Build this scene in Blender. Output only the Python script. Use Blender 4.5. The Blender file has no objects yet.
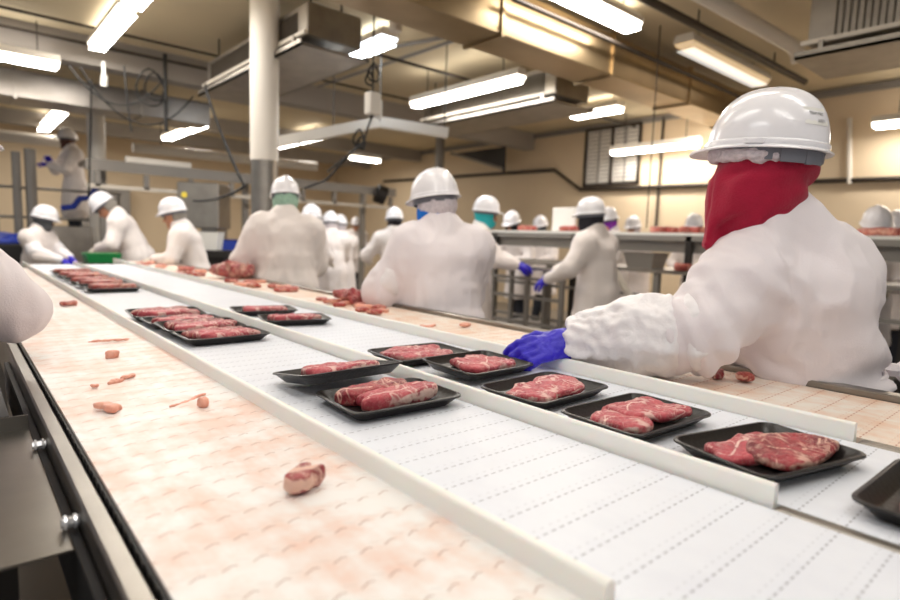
import bpy, math, random
import numpy as np
from mathutils import Vector, Matrix

S = bpy.context.scene
COL = S.collection
PI = math.pi
random.seed(7)

# ------------------------------------------------------------------ camera, world, lights, exposure
CAM_POS = (0.0, 0.0, 1.25)
cam = bpy.data.cameras.new('camera')
cam_o = bpy.data.objects.new('camera', cam)
COL.objects.link(cam_o)
S.camera = cam_o
cam.sensor_width = 36.0
cam.lens = 23.04
cam.clip_start = 0.02
cam.clip_end = 100
_R = ((0.75747, -0.65198, 0.03398), (0.04299, 0.10174, 0.99388), (0.65145, 0.75138, -0.10509))   # right, up, forward
cam_o.matrix_world = Matrix(((_R[0][0], _R[1][0], -_R[2][0], CAM_POS[0]), (_R[0][1], _R[1][1], -_R[2][1], CAM_POS[1]),
                             (_R[0][2], _R[1][2], -_R[2][2], CAM_POS[2]), (0, 0, 0, 1)))
cam.dof.use_dof = True
cam.dof.focus_distance = 1.17
cam.dof.aperture_fstop = 2.6

S.view_settings.view_transform = 'Standard'
S.view_settings.look = 'None'
S.view_settings.gamma = 1.0
S.view_settings.exposure = 0.0

W = bpy.data.worlds.new('world')
S.world = W
W.use_nodes = True
W.node_tree.nodes['Background'].inputs[0].default_value = (0.93, 0.96, 1.0, 1)
W.node_tree.nodes['Background'].inputs[1].default_value = 0.36

LAMP_W = 19.0        # watts per metre of tube fixture
UP_FILL = .10             # share of lamp power given to an added upward fill for the ceiling
GLOW = 7.0           # emission of the diffusers

# ------------------------------------------------------------------ materials
def lin(h):
    if isinstance(h, str):
        h = h.lstrip('#')
        v = [int(h[i:i + 2], 16) / 255 for i in (0, 2, 4)]
        return tuple(x / 12.92 if x <= .04045 else ((x + .055) / 1.055) ** 2.4 for x in v)
    return h

class NT:
    def __init__(s, name):
        s.m = bpy.data.materials.new(name)
        s.m.use_nodes = True
        s.t = s.m.node_tree
        s.b = s.t.nodes['Principled BSDF']
    def n(s, typ, **kw):
        o = s.t.nodes.new(typ)
        for k, v in kw.items():
            if k.startswith('i_'):
                o.inputs[k[2:].replace('_', ' ')].default_value = v
            else:
                setattr(o, k, v)
        return o
    def l(s, a, b):
        s.t.links.new(a, b)
    def math(s, op, a, b=None, c=None):
        o = s.n('ShaderNodeMath', operation=op)
        for i, v in enumerate((a, b, c)):
            if v is None:
                continue
            if isinstance(v, (int, float)):
                o.inputs[i].default_value = v
            else:
                s.l(v, o.inputs[i])
        return o.outputs[0]
    def mix(s, f, a, b):
        o = s.n('ShaderNodeMix', data_type='RGBA')
        for sock, v in ((o.inputs[0], f), (o.inputs[6], a), (o.inputs[7], b)):
            if isinstance(v, (int, float)):
                sock.default_value = v
            elif isinstance(v, tuple):
                sock.default_value = (*v[:3], 1)
            else:
                s.l(v, sock)
        return o.outputs[2]
    def ramp(s, f, stops):
        o = s.n('ShaderNodeValToRGB')
        cr = o.color_ramp
        while len(cr.elements) < len(stops):
            cr.elements.new(.5)
        for e, (p, c) in zip(cr.elements, stops):
            e.position = p
            e.color = (*(c if isinstance(c, tuple) else (c, c, c)), 1)
        s.l(f, o.inputs[0])
        return o.outputs[0]
    def noise(s, vec, scale, detail=3, rough=.55, dist=0):
        o = s.n('ShaderNodeTexNoise')
        o.inputs['Scale'].default_value = scale
        o.inputs['Detail'].default_value = detail
        o.inputs['Roughness'].default_value = rough
        o.inputs['Distortion'].default_value = dist
        if vec is not None:
            s.l(vec, o.inputs['Vector'])
        return o.outputs[0]
    def obj(s):
        return s.n('ShaderNodeTexCoord').outputs['Object']
    def bump(s, h, strength, dist=.01):
        o = s.n('ShaderNodeBump')
        o.inputs['Strength'].default_value = strength
        o.inputs['Distance'].default_value = dist
        s.l(h, o.inputs['Height'])
        s.l(o.outputs[0], s.b.inputs['Normal'])

def mat(name, col, rough=.6, metal=0.0, var=0.0, vscale=6.0, bump=0.0, bscale=40.0, sheen=0.0, col2=None, sub=0.0, coat=0.0):
    k = NT(name)
    c = lin(col)
    k.b.inputs['Base Color'].default_value = (*c, 1)
    k.b.inputs['Roughness'].default_value = rough
    k.b.inputs['Metallic'].default_value = metal
    if coat:
        k.b.inputs['Coat Weight'].default_value = coat
        k.b.inputs['Coat Roughness'].default_value = .15
    if sheen:
        k.b.inputs['Sheen Weight'].default_value = sheen
    if sub:
        k.b.inputs['Subsurface Weight'].default_value = sub
        k.b.inputs['Subsurface Radius'].default_value = (.012, .006, .004)
        k.b.inputs['Subsurface Scale'].default_value = .5
    if var or col2:
        v = k.obj()
        f = k.noise(v, vscale, 4)
        d = lin(col2) if col2 else tuple(x * (1 - var) for x in c)
        r = k.ramp(f, [(.35, 0.0), (.68, 1.0)])
        k.l(k.mix(r, c, d), k.b.inputs['Base Color'])
    if bump:
        k.bump(k.noise(k.obj(), bscale, 4), bump)
    return k.m

def emit_mat(name, col, strength):
    k = NT(name)
    k.b.inputs['Base Color'].default_value = (.9, .9, .9, 1)
    k.b.inputs['Emission Color'].default_value = (*lin(col), 1)
    k.b.inputs['Emission Strength'].default_value = strength
    return k.m

def belt_mat(name, base, stain, amount, pitch, phase, dash, dashw, dcol, arc=0.0, rough=.45):
    """Modular plastic belt: rows of open hinge slots across the lane every PITCH metres, blotchy stains."""
    k = NT(name)
    v = k.obj()
    sx = k.n('ShaderNodeSeparateXYZ')
    k.l(v, sx.inputs[0])
    x, y = sx.outputs[0], sx.outputs[1]
    fx = k.math('FRACT', k.math('DIVIDE', x, dash))
    if arc:
        a = k.math('MULTIPLY', k.math('ABSOLUTE', k.math('SUBTRACT', fx, .38)), arc)
        y = k.math('ADD', y, a)
    yy = k.math('ADD', k.math('DIVIDE', y, pitch), phase)
    fy = k.math('FRACT', yy)
    row = k.math('LESS_THAN', k.math('ABSOLUTE', k.math('SUBTRACT', fy, .5)), dashw / pitch / 2)
    slot = k.math('MULTIPLY', row, k.math('LESS_THAN', fx, .55))
    row2 = k.math('LESS_THAN', k.math('ABSOLUTE', k.math('SUBTRACT', fy, .72)), dashw / pitch / 2.4)
    slot2 = k.math('MULTIPLY', row2, k.math('GREATER_THAN', fx, .62))
    st = k.noise(v, 5.5, 5, .62, .6)
    st2 = k.noise(v, 30, 3)
    wv = k.n('ShaderNodeMapping')
    wv.inputs['Scale'].default_value = (8, 1.4, 1)
    k.l(v, wv.inputs[0])
    st3 = k.noise(wv.outputs[0], 4, 4)
    s = k.math('ADD', k.math('MULTIPLY', st, .6), k.math('ADD', k.math('MULTIPLY', st2, .2), k.math('MULTIPLY', st3, .25)))
    f = k.math('MULTIPLY', k.ramp(s, [(.46, 0.0), (.62, 1.0)]), amount)
    # residue gathers round the hinge rows
    near = k.ramp(k.math('ABSOLUTE', k.math('SUBTRACT', fy, .5)), [(0.0, 1.0), (.28, 0.0)])
    f = k.math('ADD', f, k.math('MULTIPLY', k.math('MULTIPLY', near, st), amount * .45))
    c = k.mix(f, lin(base), lin(stain))
    sl = k.math('MULTIPLY', slot, .85)
    c = k.mix(sl, c, lin(dcol))
    c = k.mix(k.math('MULTIPLY', slot2, .28), c, lin(dcol))
    k.l(c, k.b.inputs['Base Color'])
    k.b.inputs['Roughness'].default_value = rough
    h = k.math('SUBTRACT', k.math('MULTIPLY', st2, .25), k.math('MULTIPLY', slot, 1.0))
    k.bump(h, .35, .002)
    return k.m

def meat_mat(name, red, dark, fat, vein=.035, vs=30):
    k = NT(name)
    v = k.obj()
    at = k.n('ShaderNodeAttribute', attribute_name='fat')
    mp = k.n('ShaderNodeMapping')
    mp.inputs['Scale'].default_value = (1, 1.9, 1)
    mp.inputs['Rotation'].default_value = (0, 0, .5)
    k.l(v, mp.inputs[0])
    n1 = k.noise(mp.outputs[0], vs, 6, .62, 1.6)
    ve = k.math('ABSOLUTE', k.math('SUBTRACT', n1, .5))
    vein_f = k.ramp(ve, [(0.0, 1.0), (vein, 0.0)])
    mask = k.ramp(k.noise(v, 16, 3), [(.36, 0.0), (.62, 1.0)])
    n2 = k.noise(mp.outputs[0], 150, 4, .75)
    fl = k.ramp(n2, [(.50, 0.0), (.72, .75)])
    big = k.ramp(k.noise(v, 22, 5, .65, .8), [(.36, 0.0), (.64, 1.0)])
    c = k.mix(big, lin(red), lin(dark))
    n3 = k.noise(v, 13, 2, .5, 1.0)
    seam = k.ramp(k.math('ABSOLUTE', k.math('SUBTRACT', n3, .52)), [(.008, 1.0), (.026, 0.0)])
    seam = k.math('MULTIPLY', seam, k.ramp(k.noise(v, 24, 2), [(.38, 0.0), (.5, 1.0)]))
    f = k.math('MAXIMUM', k.math('MULTIPLY', vein_f, mask), k.math('MULTIPLY', fl, .5))
    f = k.math('MAXIMUM', f, seam)
    nf = k.math('MULTIPLY', k.noise(v, 75, 4, .7), .9)
    rim = k.ramp(k.math('ADD', at.outputs['Fac'], k.math('SUBTRACT', nf, .45)), [(.40, 0.0), (.66, 1.0)])
    f = k.math('MULTIPLY', k.math('MAXIMUM', k.math('MULTIPLY', f, .78), rim), .88)
    c = k.mix(f, c, lin(fat))
    k.l(c, k.b.inputs['Base Color'])
    k.b.inputs['Roughness'].default_value = .42
    k.b.inputs['Subsurface Weight'].default_value = .10
    k.b.inputs['Subsurface Radius'].default_value = (.01, .003, .002)
    k.b.inputs['Subsurface Scale'].default_value = .4
    k.bump(k.math('ADD', k.noise(mp.outputs[0], 120, 5, .7), k.math('MULTIPLY', n1, .8)), .55, .004)
    return k.m

M = {}
M['coat'] = mat('white_cotton', '#f1e9ec', .85, bump=.12, bscale=220, sheen=.15)
M['coat_far'] = mat('white_coat_cloth', '#efe6e2', .85)
M['cover'] = mat('white_crinkled_film', '#f6f2f4', .42, bump=.3, bscale=45)
M['hat'] = mat('white_hat_plastic', '#f3f1f5', .22, coat=.3)
M['grey_strap'] = mat('grey_strap_plastic', '#6f7078', .5)
M['red_fleece'] = mat('red_fleece', '#ac0c36', .95, bump=.4, bscale=260, sheen=.15, var=.12, vscale=30)
M['blue_hood'] = mat('blue_hood_cloth', '#1374d8', .9)
M['green_net'] = mat('green_hairnet', '#a9cdb8', .9, var=.25, vscale=60)
M['green_hood'] = mat('green_hood_cloth', '#3f9c66', .9)
M['teal_hood'] = mat('teal_hood_cloth', '#35b7bd', .9)
M['purple_hood'] = mat('purple_hood_cloth', '#8a2fb0', .9)
M['grey_hood'] = mat('grey_hood_cloth', '#55585c', .95)
M['black_hood'] = mat('black_hood_cloth', '#26242c', .95)
M['net'] = mat('white_hairnet', '#eadfe3', .9, bump=.8, bscale=160, var=.25, vscale=90)
M['glove_blue'] = mat('blue_nitrile', '#2a17c2', .38, bump=.25, bscale=90)
M['glove_white'] = mat('white_knit_glove', '#e8e0d2', .9, bump=.3, bscale=200)
M['skin'] = mat('skin', '#c98f70', .5, sub=.1)
M['skin_dark'] = mat('dark_skin', '#5d3626', .5, sub=.05)
M['hair'] = mat('grey_hair', '#8d877f', .8)
M['eye'] = mat('eye', '#1c1512', .2)
M['trouser'] = mat('dark_trousers', '#24262f', .9)
M['boot'] = mat('black_rubber_boot', '#101012', .4)
M['white_plastic'] = mat('white_plastic', '#eceae4', .4)
M['rail'] = mat('white_guide_plastic', '#f6f4ef', .4, sub=.3)
M['tray'] = mat('black_foam', '#23201f', .3, bump=.1, bscale=160)
M['steel'] = mat('brushed_steel', '#97928b', .32, 1.0, var=.25, vscale=5)
M['steel_far'] = mat('stainless_steel', '#a9a39b', .42, 1.0, var=.2)
M['steel_paint'] = mat('grey_steel', '#8f8a84', .5, .3)
M['dark_steel'] = mat('dark_steel', '#3b3836', .5, .6)
M['black'] = mat('black_plastic', '#141315', .5)
M['galv'] = mat('galvanised_duct', '#b29c7a', .34, .85, var=.3, vscale=1.4)
M['galv_cool'] = mat('galvanised_steel', '#a39d97', .36, .85, var=.25, vscale=2)
M['white_paint'] = mat('white_paint', '#e6e0d6', .5)
M['white_pipe'] = mat('white_pipe_cover', '#d9d0c2', .5)
M['ceiling'] = mat('ceiling_panel', '#d3c3a2', .75, var=.12, vscale=.8)
M['wall'] = mat('cream_wall', '#dcc7a8', .7, var=.06, vscale=.6)
M['floor'] = mat('wet_concrete', '#8d8377', .35, var=.2, vscale=1.5)
M['joist'] = mat('grey_joist', '#9a938c', .6)
M['dark_pipe'] = mat('dark_conduit', '#3a3129', .5, .3)
M['cable'] = mat('black_cable', '#141312', .6)
M['fin'] = mat('coil_fins', '#5f574e', .6, .4)
M['green_plastic'] = mat('green_plastic', '#1f9a52', .5)
M['blue_plastic'] = mat('blue_plastic', '#2b3fa0', .5)
M['yellow'] = mat('yellow_sticker', '#e8d048', .6)
M['ink'] = mat('black_ink', '#2a2526', .6)
M['bolt'] = mat('clear_nut', '#cfcfd2', .15, .3)
M['meat'] = meat_mat('beef', '#c9505a', '#a53040', '#f3d6ca')
M['meat_dark'] = meat_mat('beef_dark', '#b23a44', '#74202a', '#efc8b4', .04)
M['meat_far'] = meat_mat('raw_beef', '#bb4a44', '#93302e', '#e8b8a0', .06, 16)
M['fat'] = mat('pink_fat', '#eeb29c', .45, col2='#e39a84', vscale=60, sub=.15)
M['belt_pink'] = belt_mat('stained_belt', '#efece9', '#e6baa4', .66, .051, .15, .030, .0017, '#a87f6c', arc=.014)
M['belt_white'] = belt_mat('white_belt', '#e9ecf4', '#dcdfea', .35, .051, .0, .0145, .0024, '#a2a4ad')
M['belt_far'] = belt_mat('stained_far_belt', '#f1e9df', '#e6b896', .62, .051, .3, .018, .0026, '#bd7f60')
M['glow'] = emit_mat('lit_diffuser', '#fff3e0', GLOW)
M['glow_cool'] = emit_mat('lit_cool_tube', '#e4f0ff', GLOW)
M['glow_dim'] = emit_mat('dim_diffuser', '#ffd08a', .45)

# ------------------------------------------------------------------ object helpers
def link(name, me, m, parent=None):
    o = bpy.data.objects.new(name, me)
    if m is not None:
        me.materials.append(M[m] if isinstance(m, str) else m)
    COL.objects.link(o)
    o.parent = parent
    return o

def thing(name, label, cat, loc=(0, 0, 0), rz=0.0, group=None):
    o = bpy.data.objects.new(name, None)
    COL.objects.link(o)
    o.location = loc
    o.rotation_euler = (0, 0, rz)
    o.empty_display_size = .1
    return tag(o, label, cat, group)

def tag(o, label, cat, group=None):
    o['label'] = label
    o['category'] = cat
    if group:
        o['group'] = group
    return o

def structure(o):
    o['kind'] = 'structure'
    return o

class MB:
    def __init__(s):
        s.v, s.f = [], []
    def add(s, vs, fs):
        b = len(s.v)
        s.v += [tuple(map(float, p)) for p in vs]
        s.f += [tuple(i + b for i in f) for f in fs]
        return s
    def box(s, x0, x1, y0, y1, z0, z1, R=None, o=(0, 0, 0), bev=0.0):
        if bev:
            c = bev
            poly = [(x0 + c, y0), (x1 - c, y0), (x1, y0 + c), (x1, y1 - c), (x1 - c, y1), (x0 + c, y1), (x0, y1 - c), (x0, y0 + c)]
            rings = [(z0, c), (z0 + c, 0), (z1 - c, 0), (z1, c)]
            cx, cy = (x0 + x1) / 2, (y0 + y1) / 2
            vs = []
            for z, ins in rings:
                kx = 1 - ins / max((x1 - x0) / 2, 1e-6)
                ky = 1 - ins / max((y1 - y0) / 2, 1e-6)
                vs += [(cx + (px - cx) * kx, cy + (py - cy) * ky, z) for px, py in poly]
            fs = [tuple(reversed(range(8))), tuple(range(24, 32))]
            for r in range(3):
                fs += [(r * 8 + i, r * 8 + (i + 1) % 8, r * 8 + 8 + (i + 1) % 8, r * 8 + 8 + i) for i in range(8)]
        else:
            vs = [(x, y, z) for z in (z0, z1) for x, y in ((x0, y0), (x1, y0), (x1, y1), (x0, y1))]
            fs = [(3, 2, 1, 0), (4, 5, 6, 7), (0, 1, 5, 4), (1, 2, 6, 5), (2, 3, 7, 6), (3, 0, 4, 7)]
        if R is not None:
            vs = [R @ Vector(p) + Vector(o) for p in vs]
        elif o != (0, 0, 0):
            vs = [Vector(p) + Vector(o) for p in vs]
        return s.add(vs, fs)
    def tube(s, pts, r, n=10, cap=True):
        pts = [Vector(p) for p in pts]
        rs = r if isinstance(r, (list, tuple)) else [r] * len(pts)
        up = None
        vs = []
        for i, p in enumerate(pts):
            t = (pts[min(i + 1, len(pts) - 1)] - pts[max(i - 1, 0)]).normalized()
            if up is None:
                up = Vector((0, 0, 1)) if abs(t.z) < .9 else Vector((1, 0, 0))
            a = t.cross(up).normalized()
            up = a.cross(t).normalized()
            vs += [p + (a * math.cos(2 * PI * k / n) + up * math.sin(2 * PI * k / n)) * rs[i] for k in range(n)]
        fs = [(i * n + k, i * n + (k + 1) % n, (i + 1) * n + (k + 1) % n, (i + 1) * n + k) for i in range(len(pts) - 1) for k in range(n)]
        if cap:
            fs += [tuple(reversed(range(n))), tuple(range((len(pts) - 1) * n, len(pts) * n))]
        return s.add(vs, fs)
    def prism(s, prof, a, b, side=None):
        """Extrude a 2-D profile (u across, v up) from point a to point b."""
        a, b = Vector(a), Vector(b)
        t = (b - a).normalized()
        u = t.cross(Vector((0, 0, 1))).normalized()
        w = u.cross(t)
        n = len(prof)
        vs = [p + u * x + w * z for p in (a, b) for x, z in prof]
        fs = [(i, (i + 1) % n, n + (i + 1) % n, n + i) for i in range(n)] + [tuple(reversed(range(n))), tuple(range(n, 2 * n))]
        return s.add(vs, fs)
    def loops(s, loops, cap0=True, cap1=True):
        n = len(loops[0])
        vs = [p for l in loops for p in l]
        fs = [(r * n + i, r * n + (i + 1) % n, r * n + n + (i + 1) % n, r * n + n + i) for r in range(len(loops) - 1) for i in range(n)]
        if cap0:
            fs.append(tuple(reversed(range(n))))
        if cap1:
            fs.append(tuple(range((len(loops) - 1) * n, len(loops) * n)))
        return s.add(vs, fs)
    def mesh(s, name, smooth=False):
        me = bpy.data.meshes.new(name)
        me.from_pydata(s.v, [], s.f)
        import bmesh
        bm = bmesh.new()
        bm.from_mesh(me)
        bmesh.ops.recalc_face_normals(bm, faces=bm.faces)
        if smooth:
            for f in bm.faces:
                f.smooth = True
            ang = smooth if isinstance(smooth, float) else .7
            for e in bm.edges:
                if len(e.link_faces) == 2 and e.calc_face_angle(0) > ang:
                    e.smooth = False
        bm.to_mesh(me)
        bm.free()
        return me
    def build(s, name, m, parent=None, smooth=False):
        return link(name, s.mesh(name, smooth), m, parent)

def copy_tree(o, parent=None):
    c = o.copy()
    COL.objects.link(c)
    c.parent = parent
    for ch in o.children:
        copy_tree(ch, c)
    return c

# ------------------------------------------------------------------ implicit surfaces
def vnoise(P, seed=0):
    P = np.asarray(P, float)
    i = np.floor(P).astype(np.int64)
    f = P - i
    f = f * f * (3 - 2 * f)
    def hsh(a, b, c):
        n = (a * 374761393 + b * 668265263 + c * 2147483647 + seed * 974711) & 0xffffffff
        n = ((n ^ (n >> 13)) * 1274126177) & 0xffffffff
        n = n ^ (n >> 16)
        return (n & 0xffff) / 65535.0
    r = 0
    for dx in (0, 1):
        for dy in (0, 1):
            for dz in (0, 1):
                w = (f[:, 0] if dx else 1 - f[:, 0]) * (f[:, 1] if dy else 1 - f[:, 1]) * (f[:, 2] if dz else 1 - f[:, 2])
                r = r + w * hsh(i[:, 0] + dx, i[:, 1] + dy, i[:, 2] + dz)
    return r * 2 - 1

def ridge(P, seed=0):
    return 1 - 2 * np.abs(vnoise(P, seed))

def nrm(v):
    v = np.asarray(v, float)
    return v / (np.linalg.norm(v) + 1e-12)

def cone(a, b, ra, rb):
    a, b = np.asarray(a, float), np.asarray(b, float)
    ab = b - a
    L2 = ab @ ab + 1e-12
    def f(P):
        q = P - a
        h = np.clip(q @ ab / L2, 0, 1)
        return np.linalg.norm(q - h[:, None] * ab, axis=1) - (ra + (rb - ra) * h)
    return f

def econe(a, b, side, wa, da, wb, db):
    """Tapered capsule with an elliptic section: half-width along SIDE, half-depth across it."""
    a, b, side = np.asarray(a, float), np.asarray(b, float), nrm(side)
    ab = b - a
    L2 = ab @ ab + 1e-12
    def f(P):
        q = P - a
        h = np.clip(q @ ab / L2, 0, 1)
        q = q - h[:, None] * ab
        s = q @ side
        r = np.linalg.norm(q - s[:, None] * side, axis=1)
        w, d = wa + (wb - wa) * h, da + (db - da) * h
        k = np.sqrt((s / w) ** 2 + (r / d) ** 2)
        k2 = np.sqrt((s / w ** 2) ** 2 + (r / d ** 2) ** 2) + 1e-9
        return k * (k - 1) / k2
    return f

def ell(c, rad, B=None):
    c, rad = np.asarray(c, float), np.asarray(rad, float)
    def f(P):
        q = P - c
        if B is not None:
            q = q @ B.T
        k = np.linalg.norm(q / rad, axis=1)
        k2 = np.linalg.norm(q / rad ** 2, axis=1) + 1e-9
        return k * (k - 1) / k2
    return f

def smin(a, b, k):
    h = np.clip(.5 + .5 * (b - a) / k, 0, 1)
    return b + (a - b) * h - k * h * (1 - h)

def union(fs, k=.03):
    """fs: list of functions or (function, blend)."""
    def f(P):
        r = None
        for g in fs:
            kk = k
            if isinstance(g, tuple):
                g, kk = g
            d = g(P)
            r = d if r is None else smin(r, d, kk)
        return r
    return f

def nets(fn, lo, hi, h):
    lo, hi = np.asarray(lo, float), np.asarray(hi, float)
    n = np.maximum(np.ceil((hi - lo) / h).astype(int) + 1, 3)
    ax = [lo[i] + h * np.arange(n[i]) for i in range(3)]
    G = np.stack(np.meshgrid(*ax, indexing='ij'), -1).reshape(-1, 3)
    F = np.concatenate([fn(G[i:i + 300000]) for i in range(0, len(G), 300000)]).reshape(n)
    F[0], F[-1], F[:, 0], F[:, -1], F[:, :, 0], F[:, :, -1] = [np.maximum(z, 1e-4) for z in (F[0], F[-1], F[:, 0], F[:, -1], F[:, :, 0], F[:, :, -1])]
    sg = F < 0
    cn = n - 1
    acc = np.zeros((*cn, 3))
    cnt = np.zeros(cn)
    offs = [(a, b, c) for a in (0, 1) for b in (0, 1) for c in (0, 1)]
    sl = lambda o: tuple(slice(o[i], o[i] + cn[i]) for i in range(3))
    for o in offs:
        for a in range(3):
            if o[a]:
                continue
            p = list(o); p[a] = 1
            f0, f1 = F[sl(o)], F[sl(p)]
            cr = (f0 < 0) != (f1 < 0)
            t = np.where(cr, f0 / np.where(cr, f0 - f1, 1), 0)
            for i in range(3):
                acc[..., i] += np.where(cr, o[i] + (t if i == a else 0), 0)
            cnt += cr
    act = cnt > 0
    idx = np.full(cn, -1)
    idx[act] = np.arange(act.sum())
    cell = np.argwhere(act)
    V = lo + h * (cell + acc[act] / cnt[act][:, None])
    quads = []
    for a in range(3):
        b, c = (a + 1) % 3, (a + 2) % 3
        m = n.copy(); m[a] -= 1
        s0 = [slice(0, m[i]) for i in range(3)]
        s1 = list(s0); s1[a] = slice(1, m[a] + 1)
        A, B_ = sg[tuple(s0)], sg[tuple(s1)]
        e = np.argwhere(A != B_)
        e = e[(e[:, b] > 0) & (e[:, c] > 0) & (e[:, b] < cn[b]) & (e[:, c] < cn[c])]
        if not len(e):
            continue
        ub, uc = np.eye(3, dtype=int)[b], np.eye(3, dtype=int)[c]
        q = np.stack([idx[tuple((e - d).T)] for d in (ub + uc, uc, 0 * ub, ub)], 1)
        fl = ~A[tuple(e.T)]
        q[fl] = q[fl][:, ::-1]
        quads.append(q)
    return V, np.concatenate(quads)

def vnormals(V, Q):
    N = np.zeros_like(V)
    fn = np.cross(V[Q[:, 2]] - V[Q[:, 0]], V[Q[:, 3]] - V[Q[:, 1]])
    for i in range(4):
        np.add.at(N, Q[:, i], fn)
    return N / (np.linalg.norm(N, axis=1)[:, None] + 1e-12)

def qmesh(name, V, Q, attr=None, smooth=1):
    for _ in range(smooth):      # one light Laplacian pass
        A = np.zeros_like(V); c = np.zeros(len(V))
        for i in range(4):
            for j in ((i + 1) % 4, (i + 3) % 4):
                np.add.at(A, Q[:, i], V[Q[:, j]]); np.add.at(c, Q[:, i], 1)
        V = V * .5 + .5 * A / np.maximum(c, 1)[:, None]
    me = bpy.data.meshes.new(name)
    me.vertices.add(len(V))
    me.vertices.foreach_set('co', V.astype(np.float32).ravel())
    me.loops.add(len(Q) * 4)
    me.loops.foreach_set('vertex_index', Q.astype(np.int32).ravel())
    me.polygons.add(len(Q))
    me.polygons.foreach_set('loop_start', np.arange(0, len(Q) * 4, 4, dtype=np.int32))
    me.polygons.foreach_set('use_smooth', np.ones(len(Q), dtype=bool))
    if attr is not None:
        a = me.attributes.new('fat', 'FLOAT', 'POINT')
        a.data.foreach_set('value', attr(V).astype(np.float32))
    me.update(calc_edges=True)
    return me

def solid(name, fn, lo, hi, h, m, parent=None, disp=None, attr=None, smooth=1, origin=(0, 0, 0)):
    V, Q = nets(fn, lo, hi, h)
    if disp is not None:
        V = V + vnormals(V, Q) * disp(V)[:, None]
    V = V - np.asarray(origin, float)
    return link(name, qmesh(name, V, Q, attr, smooth), m, parent)

# ------------------------------------------------------------------ room
def shell(name, m, *boxes):
    b = MB()
    for x in boxes:
        b.box(*x)
    return structure(b.build(name, m))

ZC = 3.30
shell('floor', 'floor', (-4, 8.7, -3.5, 15.2, -.1, 0))
shell('ceiling', 'ceiling', (-4, 8.7, -3.5, 15.2, ZC, ZC + .1))
shell('wall_right', 'wall', (8.5, 8.7, -3.5, 15.2, 0, ZC))
shell('wall_back', 'wall', (-4, 8.5, 15.0, 15.2, 0, ZC))
shell('trim_1', 'steel_paint', (8.46, 8.5, -3.5, 15.0, 3.2, 3.28))
# ceiling joists
for i, (y0, y1, z0) in enumerate(((7.5, 7.75, 3.0), (11.0, 11.2, 3.05), (13.2, 13.4, 3.05))):
    shell('trim_%d' % (i + 2), 'joist', (-4, 8.5, y0, y1, z0, ZC))

# ------------------------------------------------------------------ conveyors
def conveyor(label, x0, x1, y0, y1, belt, ztop=.93, rails=(), sides=()):
    t = thing('conveyor', label, 'conveyor', (0, 0, 0))
    b = MB().box(x0, x1, y0, y1, ztop - .022, ztop)
    b.box(x0 + .01, x1 - .01, y0 + .01, y1 - .01, ztop - .15, ztop - .13)
    b.build('belt', belt, t)
    f = MB()
    for xs in (x0 + .025, x1 - .045):
        f.box(xs, xs + .02, y0 + .04, y1 - .04, ztop - .125, ztop - .024)
    y = y0 + .1
    while y < y1 - .05:
        f.box(x0 + .045, x1 - .045, y, y + .03, ztop - .1, ztop - .07)
        y += .8
    f.build('frame', 'steel_paint', t)
    y = y0 + .35
    while y < y1:
        for xs in (x0 + .045, x1 - .085):
            MB().box(xs, xs + .04, y, y + .04, 0, ztop - .1).build('leg', 'steel_paint', t)
        y += 1.5
    for (rx, w, hgt, ya, yb) in rails:
        r = .005
        prof = [(-w / 2, -.02), (w / 2, -.02), (w / 2, hgt - r), (w / 2 - r * .4, hgt - r * .3), (w / 2 - r, hgt), (-w / 2 + r, hgt), (-w / 2 + r * .4, hgt - r * .3), (-w / 2, hgt - r)]
        MB().prism(prof, (rx, ya, ztop), (rx, yb, ztop)).build('guide_rail', 'rail', t, .9)
    for (xa, xb, za, zb, ya, yb, m, nm) in sides:
        MB().box(xa, xb, ya, yb, za, zb, bev=.003).build(nm, m, t)
    return t

c1 = conveyor('blotchy pink-stained white conveyor belt strewn with scraps of fat, beside the steel side strip', .133, .418, -.5, 5.3, 'belt_pink',
         sides=((.1035, .1265, .80, .921, -.5, 5.2, 'steel', 'side_strip'),))
MB().box(.1295, .133, -.5, 5.3, .80, .9255).build('gap_shade', 'black', c1)  # black strip standing in for the shade in the gap beside the belt
e = MB()
y = -.48
while y < 2.6:
    e.box(.1282, .1296, y, y + .006, .885, .925)
    y += .0255
e.build('module_teeth', 'dark_steel', c1)
conveyor('clean white conveyor belt with black steak trays between the two tall white guide rails', .432, .758, -.5, 5.75, 'belt_white',
         rails=((.425, .014, .027, .262, 5.7),))
conveyor('white conveyor belt carrying the row of open steak trays in front of the red-hooded worker', .782, 1.148, -.5, 5.75, 'belt_white',
         rails=((.772, .013, .029, .252, 5.7),), sides=((.760, .780, .88, .931, -.5, .25, 'steel_far', 'joint_strip'),))
conveyor('orange-stained trim conveyor belt along which the workers stand, farthest from the camera', 1.185, 1.53, -.5, 6.3, 'belt_far',
         rails=((1.158, .014, .032, .265, 6.2),), sides=((1.152, 1.182, .88, .931, -.5, .26, 'steel_far', 'joint_strip'), (1.535, 1.575, .82, .945, -.5, 6.3, 'steel', 'side_strip')))

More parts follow.
